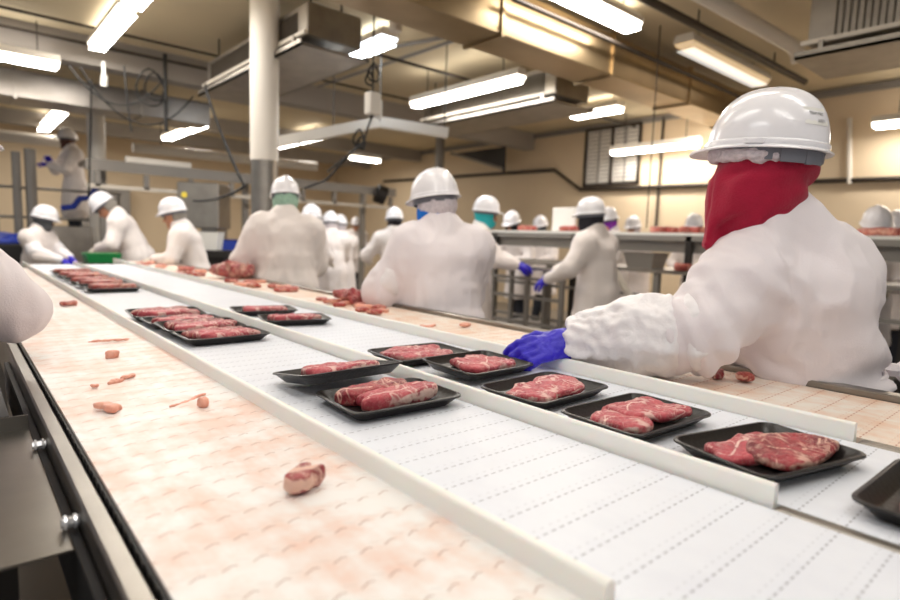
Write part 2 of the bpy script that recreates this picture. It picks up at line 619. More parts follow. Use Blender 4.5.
# steel scrap chute at the near left
t = thing('scrap_chute', 'bent grey steel scrap chute bolted beside the side strip of the stained belt', 'chute')
b = MB()
b.box(-.25, .090, .735, 1.235, .886, .889)
b.box(-.25, .090, 1.235, 1.238, .886, .915)
b.build('sheet', 'steel', t)
MB().box(.092, .102, .3, 1.9, .80, .885).build('mounting_bar', 'black', t)
for y in (1.11, .79):
    nb = MB()
    nb.tube([(.084, y, .897), (.103, y, .897)], .0065, 6)
    nb.tube([(.087, y, .897), (.090, y, .897)], .009, 12)
    nb.tube([(.097, y, .897), (.100, y, .897)], .009, 12)
    nb.build('bolt', 'bolt', t)
for x, y in ((-.22, .8), (-.22, 1.15), (.03, .8), (.03, 1.15)):
    MB().box(x - .012, x + .012, y - .012, y + .012, 0, .886).build('leg', 'dark_steel', t)
MB().box(-.2, .02, .79, .81, .3, .33).build('brace', 'dark_steel', t)
t = thing('waste_bin', 'black plastic waste bin under the elbow of the nearest sleeve on the left', 'bin', (-.13, 1.62, 0))
b = MB()
b.loops([[(sx * a, sy * c, z) for sx, sy in ((-1, -1), (1, -1), (1, 1), (-1, 1))] for a, c, z in ((.15, .2, 0), (.19, .24, .86), (.2, .25, .88), (.18, .23, .88), (.14, .19, .05))])
b.build('shell', 'black', t)

# ------------------------------------------------------------------ trays and beef
def rrect(L, Wd, r, z, n=6):
    out = []
    for cx, cy, a0 in ((L / 2 - r, Wd / 2 - r, 0), (-L / 2 + r, Wd / 2 - r, PI / 2), (-L / 2 + r, -Wd / 2 + r, PI), (L / 2 - r, -Wd / 2 + r, 1.5 * PI)):
        out += [(cx + r * math.cos(a0 + PI / 2 * k / n), cy + r * math.sin(a0 + PI / 2 * k / n), z) for k in range(n + 1)]
    return out

def tray_mesh(L=.24, Wd=.172, H=.0225):
    b = MB()
    lp = [rrect(L - .046, Wd - .046, .014, 0), rrect(L - .039, Wd - .039, .016, .003), rrect(L - .011, Wd - .011, .021, H - .005), rrect(L, Wd, .025, H - .0035),
          rrect(L, Wd, .025, H - .001), rrect(L - .003, Wd - .003, .024, H), rrect(L - .011, Wd - .011, .021, H), rrect(L - .015, Wd - .015, .020, H - .003),
          rrect(L - .042, Wd - .042, .015, .0065), rrect(L - .050, Wd - .050, .013, .005)]
    b.loops(lp)
    return b
TRAY = tray_mesh().mesh('foam_tray', .6)
TRAY.materials.append(M['tray'])

def place_tray(label, x, y, z=.931, rz=0.0, tilt=(0, 0), group='black foam trays'):
    o = bpy.data.objects.new('foam_tray', TRAY)
    COL.objects.link(o)
    o.location = (x, y, z)
    o.rotation_euler = (tilt[0], tilt[1], rz)
    return tag(o, label, 'tray', group)

def steak(label, tray, dx, dy, rz, L, Wd, T, seed, m='meat', dz=.0062, tilt=(0, 0), name='beef_steak', h=.0032, fatside=.5):
    """A cut of beef lying in TRAY: irregular slab with a fat edge."""
    rng = np.random.default_rng(seed)
    ph = rng.uniform(0, 2 * PI, 5)
    am = rng.uniform(.4, 1, 5) * np.array([.10, .10, .07, .06, .045])
    fa = rng.uniform(0, 2 * PI)
    if name != 'beef_steak':
        am = am * 1.9
    def rho(P):
        x, y = P[:, 0] / (L / 2), P[:, 1] / (Wd / 2)
        th = np.arctan2(y, x)
        r = (np.abs(x) ** 3.2 + np.abs(y) ** 3.2) ** (1 / 3.2)
        k = 1 + sum(am[i] * np.cos((i + 2) * th + ph[i]) for i in range(5))
        return r / k, th
    def fn(P):
        r, th = rho(P)
        d = (r - 1) * min(L, Wd) / 2 * .9
        zc = T / 2 + .0035 * vnoise(P * 30 + 3.1, seed) + .004 * vnoise(P * 14, seed + 5)
        top = np.abs(P[:, 2] - zc) - T / 2
        q = smin(-d, -top, min(.010, T * .38))
        return -q
    def attr(V):
        r, th = rho(V)
        side = .5 + .5 * np.cos(th - fa)
        e = np.clip((r - (.985 - .07 * side)) / .1, 0, 1) * np.clip((side - .25) * 2.2, .12, 1)
        seam = np.exp(-((V[:, 1] - .25 * Wd * np.sin(V[:, 0] / L * 5 + fa)) / .0035) ** 2) * .75 * (vnoise(V * 40, seed + 8) > -.1)
        return np.clip((.42 if name == 'meat_chunk' else 0) + np.maximum(e * (.45 + fatside * .45 * side), seam), 0, 1)
    def disp(V):
        return .0016 * vnoise(V * 70, seed + 2) + .0012 * ridge(V * 120, seed + 3) + .0008 * vnoise(V * 210, seed + 4)
    e = .02
    h = min(h, T / 3.2)
    o = solid(name, fn, (-L / 2 - e, -Wd / 2 - e, -.008), (L / 2 + e, Wd / 2 + e, T + .02), h, m, None, disp, attr)
    A = tray.matrix_basis if tray is not None else Matrix()
    B = Matrix.Translation((dx, dy, dz)) @ Matrix.Rotation(tilt[0], 4, 'X') @ Matrix.Rotation(tilt[1], 4, 'Y') @ Matrix.Rotation(rz, 4, 'Z')
    o.matrix_world = A @ B
    o.matrix_basis = A @ B
    return tag(o, label, 'steak', 'beef steaks in trays')

# belt 3: open trays in front of the red-hooded worker
ta = place_tray('black foam tray half out of frame at the bottom right corner', .930, .100, rz=-.02)
steak('beef steak mostly out of frame, in the tray at the bottom right corner', ta, -.03, 0, .2, .125, .1, .018, 11)
tb = place_tray('large-looking black foam tray with two steaks, resting against the end of the white rails', .93, .322, rz=-.25)
steak('marbled beef steak lying at the back of the tray nearest the rail ends', tb, -.010, .014, -.05, .162, .085, .016, 21)
steak('darker beef steak overlapping the front of the tray nearest the rail ends', tb, .022, -.020, .12, .165, .082, .016, 22, 'meat_dark', dz=.012, tilt=(.12, 0))
tc = place_tray('black foam tray second from the rail ends, holding one wide steak pair', .921, .54, rz=-.05)
steak('beef steak at the left in the second tray from the rail ends', tc, -.034, .004, .5, .11, .10, .015, 31)
steak('beef steak at the right in the second tray from the rail ends', tc, .038, .002, -.2, .12, .11, .015, 32, dz=.010, tilt=(0, -.08))
td = place_tray('black foam tray right below the blue gloved hand', .925, .755, rz=.03)
steak('beef steak at the left in the tray below the blue glove', td, -.034, .002, .3, .11, .10, .014, 41)
steak('beef steak at the right in the tray below the blue glove', td, .035, .0, -.3, .115, .11, .014, 42, dz=.010, tilt=(0, -.1))
te = place_tray('tilted black foam tray gripped by the blue glove', .945, .978, .940, rz=.10, tilt=(.05, .03))
steak('beef steak in the tilted tray gripped by the blue glove', te, .01, 0, .05, .165, .115, .016, 51)
tf = place_tray('black foam tray on the far lane just beyond the tray gripped by the glove', .928, 1.185, rz=-.05)
steak('beef steak in the tray just beyond the gripped tray', tf, 0, .005, .1, .18, .125, .018, 61)
# belt 2: the two stacked trays
tg = place_tray('black foam tray with two thick strips, in front of the tray leaning on it', .622, .885, rz=-.05)
steak('dark thick strip of beef at the back of the front tray of the leaning pair', tg, -.012, .026, .03, .155, .055, .030, 71, 'meat_dark')
steak('pale thick strip of beef at the front of the front tray of the leaning pair', tg, .006, -.022, .04, .165, .058, .030, 72, fatside=.7)
th_ = place_tray('black foam tray raised at one edge and leaning on the tray in front', .618, 1.066, .9475, rz=-.02, tilt=(-.165, -.01))
steak('beef steak in the raised tray that leans on another tray', th_, 0, 0, .02, .17, .095, .022, 81, fatside=.7)
# belt 2: cluster of four
for i, (x, y, z, rz, w) in enumerate(((.595, 1.71, .931, .02, 'front tray of the overlapping cluster of four'), (.585, 1.87, .936, .03, 'second tray in the overlapping cluster of four'),
                                   (.582, 2.04, .931, .0, 'third tray in the overlapping cluster of four'), (.572, 2.21, .936, -.03, 'rearmost tray of the overlapping cluster of four'))):
    q = place_tray('black foam tray, ' + w, x, y, z, rz, (.05 if i in (1, 3) else 0, 0))
    w = w.replace('tray of', 'beef strip pair of').replace('tray in', 'strip pair in')
    steak('thin beef strip at the back in the ' + ['front', 'second', 'third', 'rearmost'][i] + ' tray of the cluster of four', q, -.008, .03, .03, .18, .06, .022, 90 + i, 'meat_dark', h=.0042)
    steak('thick beef strip at the front in the ' + ['front', 'second', 'third', 'rearmost'][i] + ' tray of the cluster of four', q, .004, -.026, -.03, .185, .062, .024, 95 + i, h=.0042)
# belt 3: two behind
q = place_tray('black foam tray alone on the far lane, farther of a pair below the green-netted worker', .925, 2.19, rz=-.22)
steak('beef steak in the farther tray of the pair below the green-netted worker', q, 0, 0, .05, .16, .085, .022, 111, h=.004)
q = place_tray('black foam tray on the far lane, nearer of a pair below the green-netted worker', .925, 1.92, rz=-.25)
steak('beef steak in the nearer tray of the pair below the green-netted worker', q, 0, 0, .05, .17, .09, .022, 112, h=.004)
# belt 2: far row
for i in range(6):
    w = ('first', 'second', 'third', 'fourth', 'fifth', 'sixth')[i]
    q = place_tray('black foam tray, %s from the front in the far blurred row of six' % w, .605 - .002 * i, 3.30 + .235 * i, .931 + .004 * (i % 2), .02 * (-1) ** i)
    steak('beef strips in the %s tray of the far blurred row of six' % w, q, 0, 0, .02, .20, .12, .03, 120 + i, 'meat_far', h=.006)

# scraps on belts
def scrap(label, x, y, L, Wd, T, rz, seed, m='fat', z=.9305, h=.0026, cat='meat scrap', name='meat_scrap', group='scraps on the belts'):
    o = steak(label, None, x, y, rz, L, Wd, T, seed, m, dz=z, name=name, h=h)
    return tag(o, label, cat, group)
s0 = scrap('chunky cube of red and white beef on the stained belt', .322, .642, .046, .034, .028, .5, 201, 'meat_dark', cat='meat chunk', name='meat_chunk')
scrap('thick pale pink slab of fat near the left edge of the stained belt', .195, 1.13, .052, .022, .012, -.9, 202)
scrap('long thin sliver of fat beside a small crumb on the stained belt', .326, 1.12, .075, .009, .006, .55, 203)
scrap('small pointed crumb of fat just in front of the long thin sliver', .336, 1.065, .019, .016, .014, .2, 204)
scrap('upright pink nub of fat on the stained belt behind the thick slab', .288, 1.60, .026, .022, .022, .2, 205)
scrap('thin reddish sliver of fat behind the upright pink nub', .33, 1.82, .08, .010, .006, .05, 206)
scrap('flat crumb of fat left of a twin crumb on the stained belt', .246, 1.335, .028, .013, .007, .5, 207)
scrap('flat crumb of fat right of its twin crumb on the stained belt', .276, 1.36, .028, .012, .007, .6, 208)
scrap('tiny crumb of fat close to the left edge of the stained belt', .205, 1.31, .013, .009, .005, .1, 209)
scrap('small dark pink scrap of fat by the nearest sleeve on the stained belt', .35, 2.75, .06, .035, .016, .3, 210, 'meat_far')
# trim scraps on the far belt (single pieces first, then the piles)
for i, (x, y, L, Wd, T, m, lb) in enumerate((
        (1.42, .62, .045, .028, .02, 'meat_dark', 'dark red beef nugget on the orange belt below the red-hooded worker, left of two'),
        (1.44, .565, .05, .03, .02, 'meat_far', 'dark red beef nugget on the orange belt below the red-hooded worker, right of two'),
        (1.30, .72, .06, .04, .007, 'fat', 'flat pale scrap on the orange belt below the elbow of the red-hooded worker'),
        (1.30, 1.62, .05, .03, .008, 'fat', 'small pale scrap alone on the orange belt beyond the blue glove'),
        (1.42, 1.55, .05, .03, .01, 'fat', 'pinkish scrap on the orange belt close to the far steel strip, beyond the glove'))):
    scrap(lb, x, y, L, Wd, T, i * .9, 220 + i, m, cat='meat scrap')
rng = random.Random(3)
nms = ('first', 'second', 'third', 'fourth', 'fifth', 'sixth', 'seventh', 'eighth', 'ninth', 'tenth', 'eleventh', 'twelfth', 'thirteenth', 'fourteenth', 'fifteenth', 'sixteenth')
for i in range(12):
    scrap('beef trimming in the pile below the blue-hooded worker, %s from the right' % nms[i], 1.26 + rng.random() * .2, 1.98 + .05 * i, .04 + rng.random() * .05, .03 + rng.random() * .03, .018, rng.random() * 3, 240 + i,
          ('meat_far', 'fat', 'meat_far')[i % 3], h=.005, group='beef trimmings below the blue-hooded worker')
for i in range(10):
    scrap('beef trimming in the pile below the green-netted worker, %s from the right' % nms[i], 1.27 + rng.random() * .2, 2.98 + .075 * i, .06 + rng.random() * .06, .04 + rng.random() * .03, .022, rng.random() * 3, 260 + i,
          ('meat_far', 'meat_far', 'fat')[i % 3], h=.006, group='beef trimmings below the green-netted worker')
for i in range(10):
    scrap('beef trimming on the far end of the orange belt, %s from the right' % nms[i], 1.26 + rng.random() * .2, 4.2 + .2 * i, .08 + rng.random() * .07, .05 + rng.random() * .03, .022, rng.random() * 3, 280 + i,
          ('meat_far', 'meat_far', 'fat')[i % 3], h=.008, group='beef trimmings on the far end of the orange belt')
def chunk(label, c, rad, seed, rz=0.0):
    rad = np.array(rad)
    def fn(P):
        return ell((0, 0, rad[2] * .92), rad)(P) + .022 * vnoise(P * 16, seed) + .012 * ridge(P * 34, seed + 1)
    o = solid('meat_chunk', lambda P: np.maximum(fn(P), -P[:, 2]), -rad * 1.4 * np.array([1, 1, .05]) - .01, rad * np.array([1.4, 1.4, 2.4]), .007, 'meat_dark', None, None, lambda V: .35 + .3 * vnoise(V * 30, seed + 4))
    o.location = c
    o.rotation_euler = (0, 0, rz)
    return tag(o, label, 'meat chunk')
chunk('large raw beef chunk on the orange belt at the elbow of the blue-hooded worker', (1.43, 2.36, .931), (.085, .06, .045), 300, .4)
chunk('large raw beef chunk on the orange belt left of the green-netted worker', (1.45, 3.95, .931), (.15, .09, .062), 301, -.8)

# ------------------------------------------------------------------ people
def ik(a, b, l1, l2, pole):
    a, b = np.asarray(a, float), np.asarray(b, float)
    d = b - a
    L = np.linalg.norm(d)
    u = d / L
    L2 = min(L, (l1 + l2) * .995)
    c = (l1 * l1 - l2 * l2 + L2 * L2) / (2 * L2)
    hgt = math.sqrt(max(l1 * l1 - c * c, 0))
    p = np.asarray(pole, float)
    p = nrm(p - (p @ u) * u)
    return a + u * c + p * hgt, a + u * L2

def hat_surface(th, v, a=.104, bf=.130, H=.142, e=2.3):
    """Point on the dome: th = 0 at the front, v = 0 rim to 1 crown; local X right, Y front, Z up."""
    ps = v * PI / 2
    r, z = math.cos(ps) ** (2 / e), math.sin(ps) ** (2 / e)
    x, y = a * r * math.sin(th), bf * r * math.cos(th)
    w = min(1, v * 2.2)
    z = H * z + .007 * w * math.exp(-(x / .022) ** 4)
    k = 1 + .02 * w * (abs(x) < .045) * 0
    return (x * k, y * k, z)

def hat_meshes(n=48):
    b = MB()
    th = [2 * PI * i / n for i in range(n)]
    def brim(w0, w1, z0, z1, p=3):
        out = []
        for t in th:
            f = max(0, math.cos(t)) ** p
            x, y, _ = hat_surface(t, 0)
            L = math.hypot(x, y)
            w = w0 + w1 * f
            out.append((x * (L + w) / L, y * (L + w) / L, z0 + z1 * f))
        return out
    lp = [[tuple(c * (.955 if i < 2 else .85) for i, c in enumerate(hat_surface(t, .9))) for t in th], [tuple(c * .965 for c in hat_surface(t, .3)) for t in th],
          brim(-.004, 0, -.004, 0), brim(.011, .028, -.006, -.010), brim(.0125, .029, -.004, -.009), brim(.011, .028, -.002, -.006), brim(.003, .004, .003, 0), brim(.004, .003, .012, 0), brim(.002, .002, .016, 0), brim(-.0005, 0, .0175, 0)]
    for k in range(2, 15):
        v = .025 + k / 15 * .965
        lp.append([hat_surface(t, v) for t in th])
    b.loops(lp)
    return b.mesh('hard_hat', .9)
HAT = hat_meshes()
HAT.materials.append(M['hat'])

def text_mesh(txt, size):
    cu = bpy.data.curves.new('t', 'FONT')
    cu.body = txt
    cu.size = size
    cu.resolution_u = 2
    o = bpy.data.objects.new('t', cu)
    COL.objects.link(o)
    dg = bpy.context.evaluated_depsgraph_get()
    me = bpy.data.meshes.new_from_object(o.evaluated_get(dg))
    bpy.data.objects.remove(o)
    return me

def frame_of(fwd, up=(0, 0, 1), roll=0.0):
    F = nrm(fwd)
    R = nrm(np.cross(F, up))
    U = np.cross(R, F)
    c, s = math.cos(roll), math.sin(roll)
    R, U = R * c + U * s, U * c - R * s
    return R, F, U

def mat4(R, F, U, o):
    return Matrix(((R[0], F[0], U[0], o[0]), (R[1], F[1], U[1], o[1]), (R[2], F[2], U[2], o[2]), (0, 0, 0, 1)))

def hand_sdf(w, d, pn, side, curl=.6, sc=1.0, puff=1.0, spread=1.0):
    """Hand from wrist W pointing along D, palm facing PN; SIDE +1 puts the thumb along cross(D, PN)."""
    d = nrm(d)
    pn = nrm(pn - (np.asarray(pn) @ d) * d)
    t = np.cross(d, pn) * side
    w = np.asarray(w, float)
    P = lambda f, a, n: w + (d * f + t * a + pn * n) * sc
    fs = [econe(P(-.03, 0, 0), P(.012, 0, 0), t, .030 * puff * sc, .026 * puff * sc, .034 * puff * sc, .022 * puff * sc),
          (econe(P(.012, .0, 0), P(.075, 0, 0), t, .034 * sc, .021 * sc, .042 * sc, .015 * sc), .02)]
    for i, (a, L, bend) in enumerate(((.030, .072, .85), (.010, .080, .95), (-.011, .074, 1.0), (-.030, .058, 1.1))):
        p = P(.085, a, 0)
        r = (.0105, .0108, .0102, .0092)[i] * sc * (1 + (puff - 1) * .5)
        ang = curl * bend * .55
        dirn = d + t * (a * 3.0 * spread)
        for k, fr in enumerate((.45, .31, .24)):
            dr = nrm(dirn) * math.cos(ang) + pn * math.sin(ang)
            q = p + dr * L * fr * sc
            fs.append((cone(p, q, r * (1 - .08 * k), r * (.94 - .1 * k)), .007 * sc))
            p = q
            ang += curl * bend * (.8 if k == 0 else .6)
    p = P(.028, .030, .006)
    q = p + nrm(d * .65 + t * .75 + pn * .35) * .042 * sc
    fs.append((cone(p, q, .015 * sc, .0125 * sc), .014 * sc))
    q2 = q + nrm(d * .9 + t * .15 + pn * .5) * .030 * sc
    fs.append((cone(q, q2, .0122 * sc, .0112 * sc), .006 * sc))
    q3 = q2 + nrm(d * .85 - t * .1 + pn * .6) * .022 * sc
    fs.append((cone(q2, q3, .0112 * sc, .0088 * sc), .006 * sc))
    return union(fs, .015 * sc)

def bounds(pts, pad):
    p = np.array(pts)
    return p.min(0) - pad, p.max(0) + pad

def person(label, base, yaw, s=.95, lean=12, side=0.0, head=(0, 0, 0), hands=None, poles=(None, None), glove='glove_white', hood=None, hood_low=.12, hairnet=None,
           skin='skin', coat='coat_far', hc=.018, hb=.012, face=False, covers=False, J=None, legs=True, hem=.52, hfwd=.0, seed=0, group='plant workers', stout=1.0, fold=.009, hatpos=None, arm=1.0):
    F0 = np.array([math.cos(math.radians(yaw)), math.sin(math.radians(yaw)), 0])
    R0 = np.array([F0[1], -F0[0], 0])
    Z = np.array([0, 0, 1.0])
    a = math.radians(lean)
    hy, hp, hr = (math.radians(v) for v in head)
    HF = F0 * math.cos(hy) + R0 * math.sin(hy)
    HF = HF * math.cos(hp) - Z * math.sin(hp)
    HR, HF, HU = frame_of(HF, (0, 0, 1), hr)
    o3 = np.array([base[0], base[1], base[2] if len(base) > 2 else 0.0])
    zb = o3[2]
    if hatpos is not None:      # stand so that the hat ends up at this point
        ax = nrm(F0 * math.sin(a) + Z * math.cos(a) + R0 * side)
        k = Z * .90 + ax * .55 + HU * (.075 + .112) + HF * (.04 + hfwd)
        s = (hatpos[2] - zb) / k[2]
        o3 = np.array([hatpos[0] - k[0] * s, hatpos[1] - k[1] * s, zb])
    J = dict(J or {})
    hip = J.get('hip', o3 + Z * .90 * s)
    ax = F0 * math.sin(a) + Z * math.cos(a) + R0 * side
    ax = nrm(J['neck'] - hip) if 'neck' in J else nrm(ax)
    neck = J.get('neck', hip + ax * .50 * s)
    hc_ = J.get('head', neck + ax * .05 * s + HU * .075 * s + HF * (.04 + hfwd) * s)
    sh = [J.get('shL', neck - ax * .085 * s - R0 * .165 * s), J.get('shR', neck - ax * .085 * s + R0 * .165 * s)]
    hd = []
    hands = hands or ((-.10, .36, 1.02), (.10, .36, 1.02))
    for i in (0, 1):
        k = ('hdL', 'hdR')[i]
        hd.append(J[k] if k in J else o3 + R0 * hands[i][0] * s + F0 * hands[i][1] * s + Z * hands[i][2] * s)
    el, wr = [], []
    for i in (0, 1):
        sg = -1 if i == 0 else 1
        pole = poles[i] if poles[i] is not None else R0 * sg * .7 - Z * .7 - F0 * .25
        e, w = ik(sh[i], hd[i], .27 * s, .25 * s, pole)
        k = ('elL', 'elR')[i]
        el.append(J.get(k, e)); wr.append(w if k not in J else hd[i])
    root = thing('person', label, 'person', tuple(o3), 0, group)
    og = o3
    # coat
    up_t = hip + ax * .18 * s
    ch = hip + ax * .36 * s
    st = stout
    C = [econe(up_t, ch, R0, .150 * s * st, .122 * s * st, .175 * s * st, .118 * s * st),
         (econe(ch, neck - ax * .03 * s, R0, .170 * s * st, .112 * s * st, .085 * s, .075 * s), .05),
         (cone(sh[0], sh[1], .075 * s, .075 * s), .06),
         (cone(neck + ax * .01 * s, sh[0], .062 * s, .07 * s), .06), (cone(neck + ax * .01 * s, sh[1], .062 * s, .07 * s), .06),
         (econe(hip - Z * .02 * s, up_t, R0, .185 * s * st, .145 * s * st, .150 * s * st, .122 * s * st), .05),
         (econe(hip - Z * .40 * s, hip - Z * .02 * s, R0, .215 * s * st, .175 * s * st, .185 * s * st, .145 * s * st), .04),
         (cone(neck - ax * .03 * s, neck + ax * .03 * s, .092 * s, .084 * s), .03)]
    for i in (0, 1):
        C += [(cone(sh[i], el[i], .082 * s * arm, .072 * s * arm), .08), (cone(el[i], wr[i] + (el[i] - wr[i]) * .12, .068 * s * arm, .05 * s), .02)]
    cf = union(C)
    zc = zb + hem * s
    fn = lambda P: np.maximum(cf(P), zc - P[:, 2])
    lo, hi = bounds([sh[0], sh[1], el[0], el[1], wr[0], wr[1], hip, neck, ch, hip - Z * .4], .25 * s)
    lo[2] = zc - .03
    def disp(V):
        return fold * (vnoise(V * np.array([9, 9, 3.5]), seed) + .8 * ridge(V * np.array([14, 14, 5]) + 5, seed + 1) + .35 * ridge(V * np.array([24, 24, 16]) + 5, seed + 2))
    solid('coat', fn, lo, hi, hc, coat, root, disp, None, 1, og)
    # body: legs, trunk, arms, neck and head in one surface
    foot = [o3 - R0 * .10 * s, o3 + R0 * .10 * s]
    knee = [.5 * (hip + f) + F0 * .02 for f in foot]
    hh = lambda x, y, z: hc_ + HR * x * s + HF * y * s + HU * z * s
    Bh = np.array([HR, HF, HU])
    B = [econe(hip + ax * .05, ch, R0, .13 * s, .09 * s, .135 * s, .085 * s), (cone(sh[0], sh[1], .05 * s, .05 * s), .04), (cone(neck - ax * .06, hh(0, -.012, -.03), .058 * s, .052 * s), .03),
         (ell(hh(0, -.012, .03), np.array([.074, .094, .094]) * s, Bh), .03), (ell(hh(0, .022, -.045), np.array([.056, .066, .072]) * s, Bh), .03)]
    if face:
        B += [(cone(hh(0, .088, .012), hh(0, .106, -.024), .008 * s, .0135 * s), .012), (ell(hh(0, .083, -.062), np.array([.024, .012, .009]) * s, Bh), .008), (ell(hh(0, .072, -.098), np.array([.025, .02, .018]) * s, Bh), .02),
              (econe(hh(-.03, .079, .03), hh(.03, .079, .03), HU, .010 * s, .010 * s, .010 * s, .010 * s), .012)]
    for sg in (-1, 1):
        B.append((ell(hh(sg * .077, -.005, -.008), np.array([.010, .020, .032]) * s, Bh), .006))
    for i in (0, 1):
        B += [(cone(sh[i], el[i], .05 * s, .04 * s), .03), (cone(el[i], wr[i], .042 * s, .028 * s), .015), (cone(wr[i], wr[i] + nrm(wr[i] - el[i]) * .06 * s, .024 * s, .010 * s), .01)]
        B += [(cone(hip - R0 * .085 * (1 - 2 * i) * s, knee[i], .085 * s, .056 * s), .03), (cone(knee[i], foot[i] + Z * .08, .052 * s, .036 * s), .015)]
    lo, hi = bounds([sh[0], sh[1], el[0], el[1], wr[0] + nrm(wr[0] - el[0]) * .08, wr[1] + nrm(wr[1] - el[1]) * .08, hip, neck, hc_, hc_ + HU * .05, foot[0], foot[1]], .13 * s)
    lo[2] = zb + .03
    solid('body', union(B), lo, hi, hb, skin, root, None, None, 1, og)
    if face:
        for sg in (-1, 1):
            solid('eye', ell(hh(sg * .031, .080, .006), np.array([.014, .010, .010]) * s, Bh), hh(sg * .031, .08, .006) - .02, hh(sg * .031, .08, .006) + .02, .004, 'eye', root, origin=og)
    if legs:
        T = []
        for i in (0, 1):
            T += [(cone(hip - R0 * .09 * (1 - 2 * i) * s, knee[i], .100 * s, .075 * s), .03), (cone(knee[i], foot[i] + Z * .10, .073 * s, .062 * s), .02)]
        lo, hi = bounds([hip, foot[0], foot[1], knee[0], knee[1]], .16 * s)
        lo[2] = zb + .05
        solid('trousers', union(T, .02), lo, hi, max(hc, .018), 'trouser', root, origin=og)
        for i in (0, 1):
            f = foot[i]
            bf = union([(cone(f + Z * .05, f + Z * .22, .05 * s, .058 * s)), (econe(f + Z * .045 - F0 * .03, f + Z * .04 + F0 * .15 * s, R0, .045 * s, .042 * s, .045 * s, .034 * s), .04)], .03)
            lo, hi = bounds([f, f + F0 * .17, f + Z * .25 - F0 * .05], .09)
            solid('boot', lambda P: np.maximum(bf(P), zb + .001 - P[:, 2]), lo, hi, .014, 'boot', root, origin=og)
    # gloves
    if glove:
        for i in (0, 1):
            g = glove[i] if isinstance(glove, tuple) else glove
            if g is None:
                continue
            d = nrm(wr[i] - el[i])
            pn = -Z * .8 + (R0 * (.6 if i == 0 else -.6))
            hf = hand_sdf(wr[i] + d * .005, d, pn, 1 if i == 0 else -1, .7, s, 1.1)
            w = wr[i]
            solid('glove', hf, w - .14 + d * .07, w + .14 + d * .07, .0065, g, root, origin=og)
    if covers:
        for i in (0, 1):
            e2, w2 = el[i] + nrm(sh[i] - el[i]) * .05, wr[i]
            cvf = union([cone(e2, w2 + (e2 - w2) * .08, .082 * s, .052 * s), (cone(e2, e2 + nrm(sh[i] - el[i]) * .05, .088 * s, .090 * s), .02)], .03)
            lo, hi = bounds([e2, w2], .14)
            solid('sleeve_cover', cvf, lo, hi, .012, 'cover', root, lambda V: .006 * ridge(V * 16, seed + 4), origin=og)
    # headgear
    if hood:
        H_ = [ell(hh(0, -.012, .02), np.array([.086, .106, .100]) * s, Bh), (ell(hh(0, .02, -.045), np.array([.072, .084, .085]) * s, Bh), .03),
              (cone(hh(0, -.01, -.06), neck - ax * .01 * s, .078 * s, .072 * s), .03)]
        hf = union(H_, .03)
        lo, hi = bounds([hc_, neck], .17 * s)
        # open face
        fo = ell(hh(0, .115, -.005), np.array([.058, .06, .05]) * s, Bh) if face else (lambda P: np.full(len(P), 1.0))
        solid('hood', lambda P: np.maximum(np.maximum(hf(P), -fo(P)), (P - hc_) @ HU - .075 * s), lo, hi, .011, hood, root, lambda V: .004 * ridge(V * 17, seed), origin=og)
    if hairnet:
        nf = lambda P: np.maximum(np.maximum(ell(hh(0, -.02, .012), np.array([.094, .112, .092]) * s, Bh)(P), (P - hc_) @ HU - .06 * s), (P - hc_) @ HF - (.0 if hairnet == 'hair' else .055) * s)
        lo, hi = bounds([hc_], .15 * s)
        solid('hairnet', nf, lo, hi, .011, hairnet, root, lambda V: .004 * vnoise(V * 45, seed), origin=og)
    ho = bpy.data.objects.new('hard_hat', HAT)
    COL.objects.link(ho)
    ho.parent = root
    ho.matrix_local = Matrix.Translation(-Vector(o3)) @ mat4(HR, HF, HU, hh(0, -.005, .052)) @ Matrix.Scale(max(s, .96), 4)
    b = MB()
    lp = []
    for (dr, z) in ((-.016, -.03), (-.010, -.03), (-.010, .0), (-.016, .0)):
        lp.append([((hat_surface(t, 0)[0]) * (1 + dr / .11), hat_surface(t, 0)[1] * (1 + dr / .14), z) for t in [2 * PI * i / 32 for i in range(32)]])
    b.loops(lp + [lp[0]], False, False)
    b.build('headband', 'grey_strap', ho, True)
    return dict(root=root, hat=ho, neck=neck, hip=hip, ax=ax, R0=R0, F0=F0, head=hc_, HR=HR, HF=HF, HU=HU, sh=sh, el=el, wr=wr, og=og)

exec_people = True
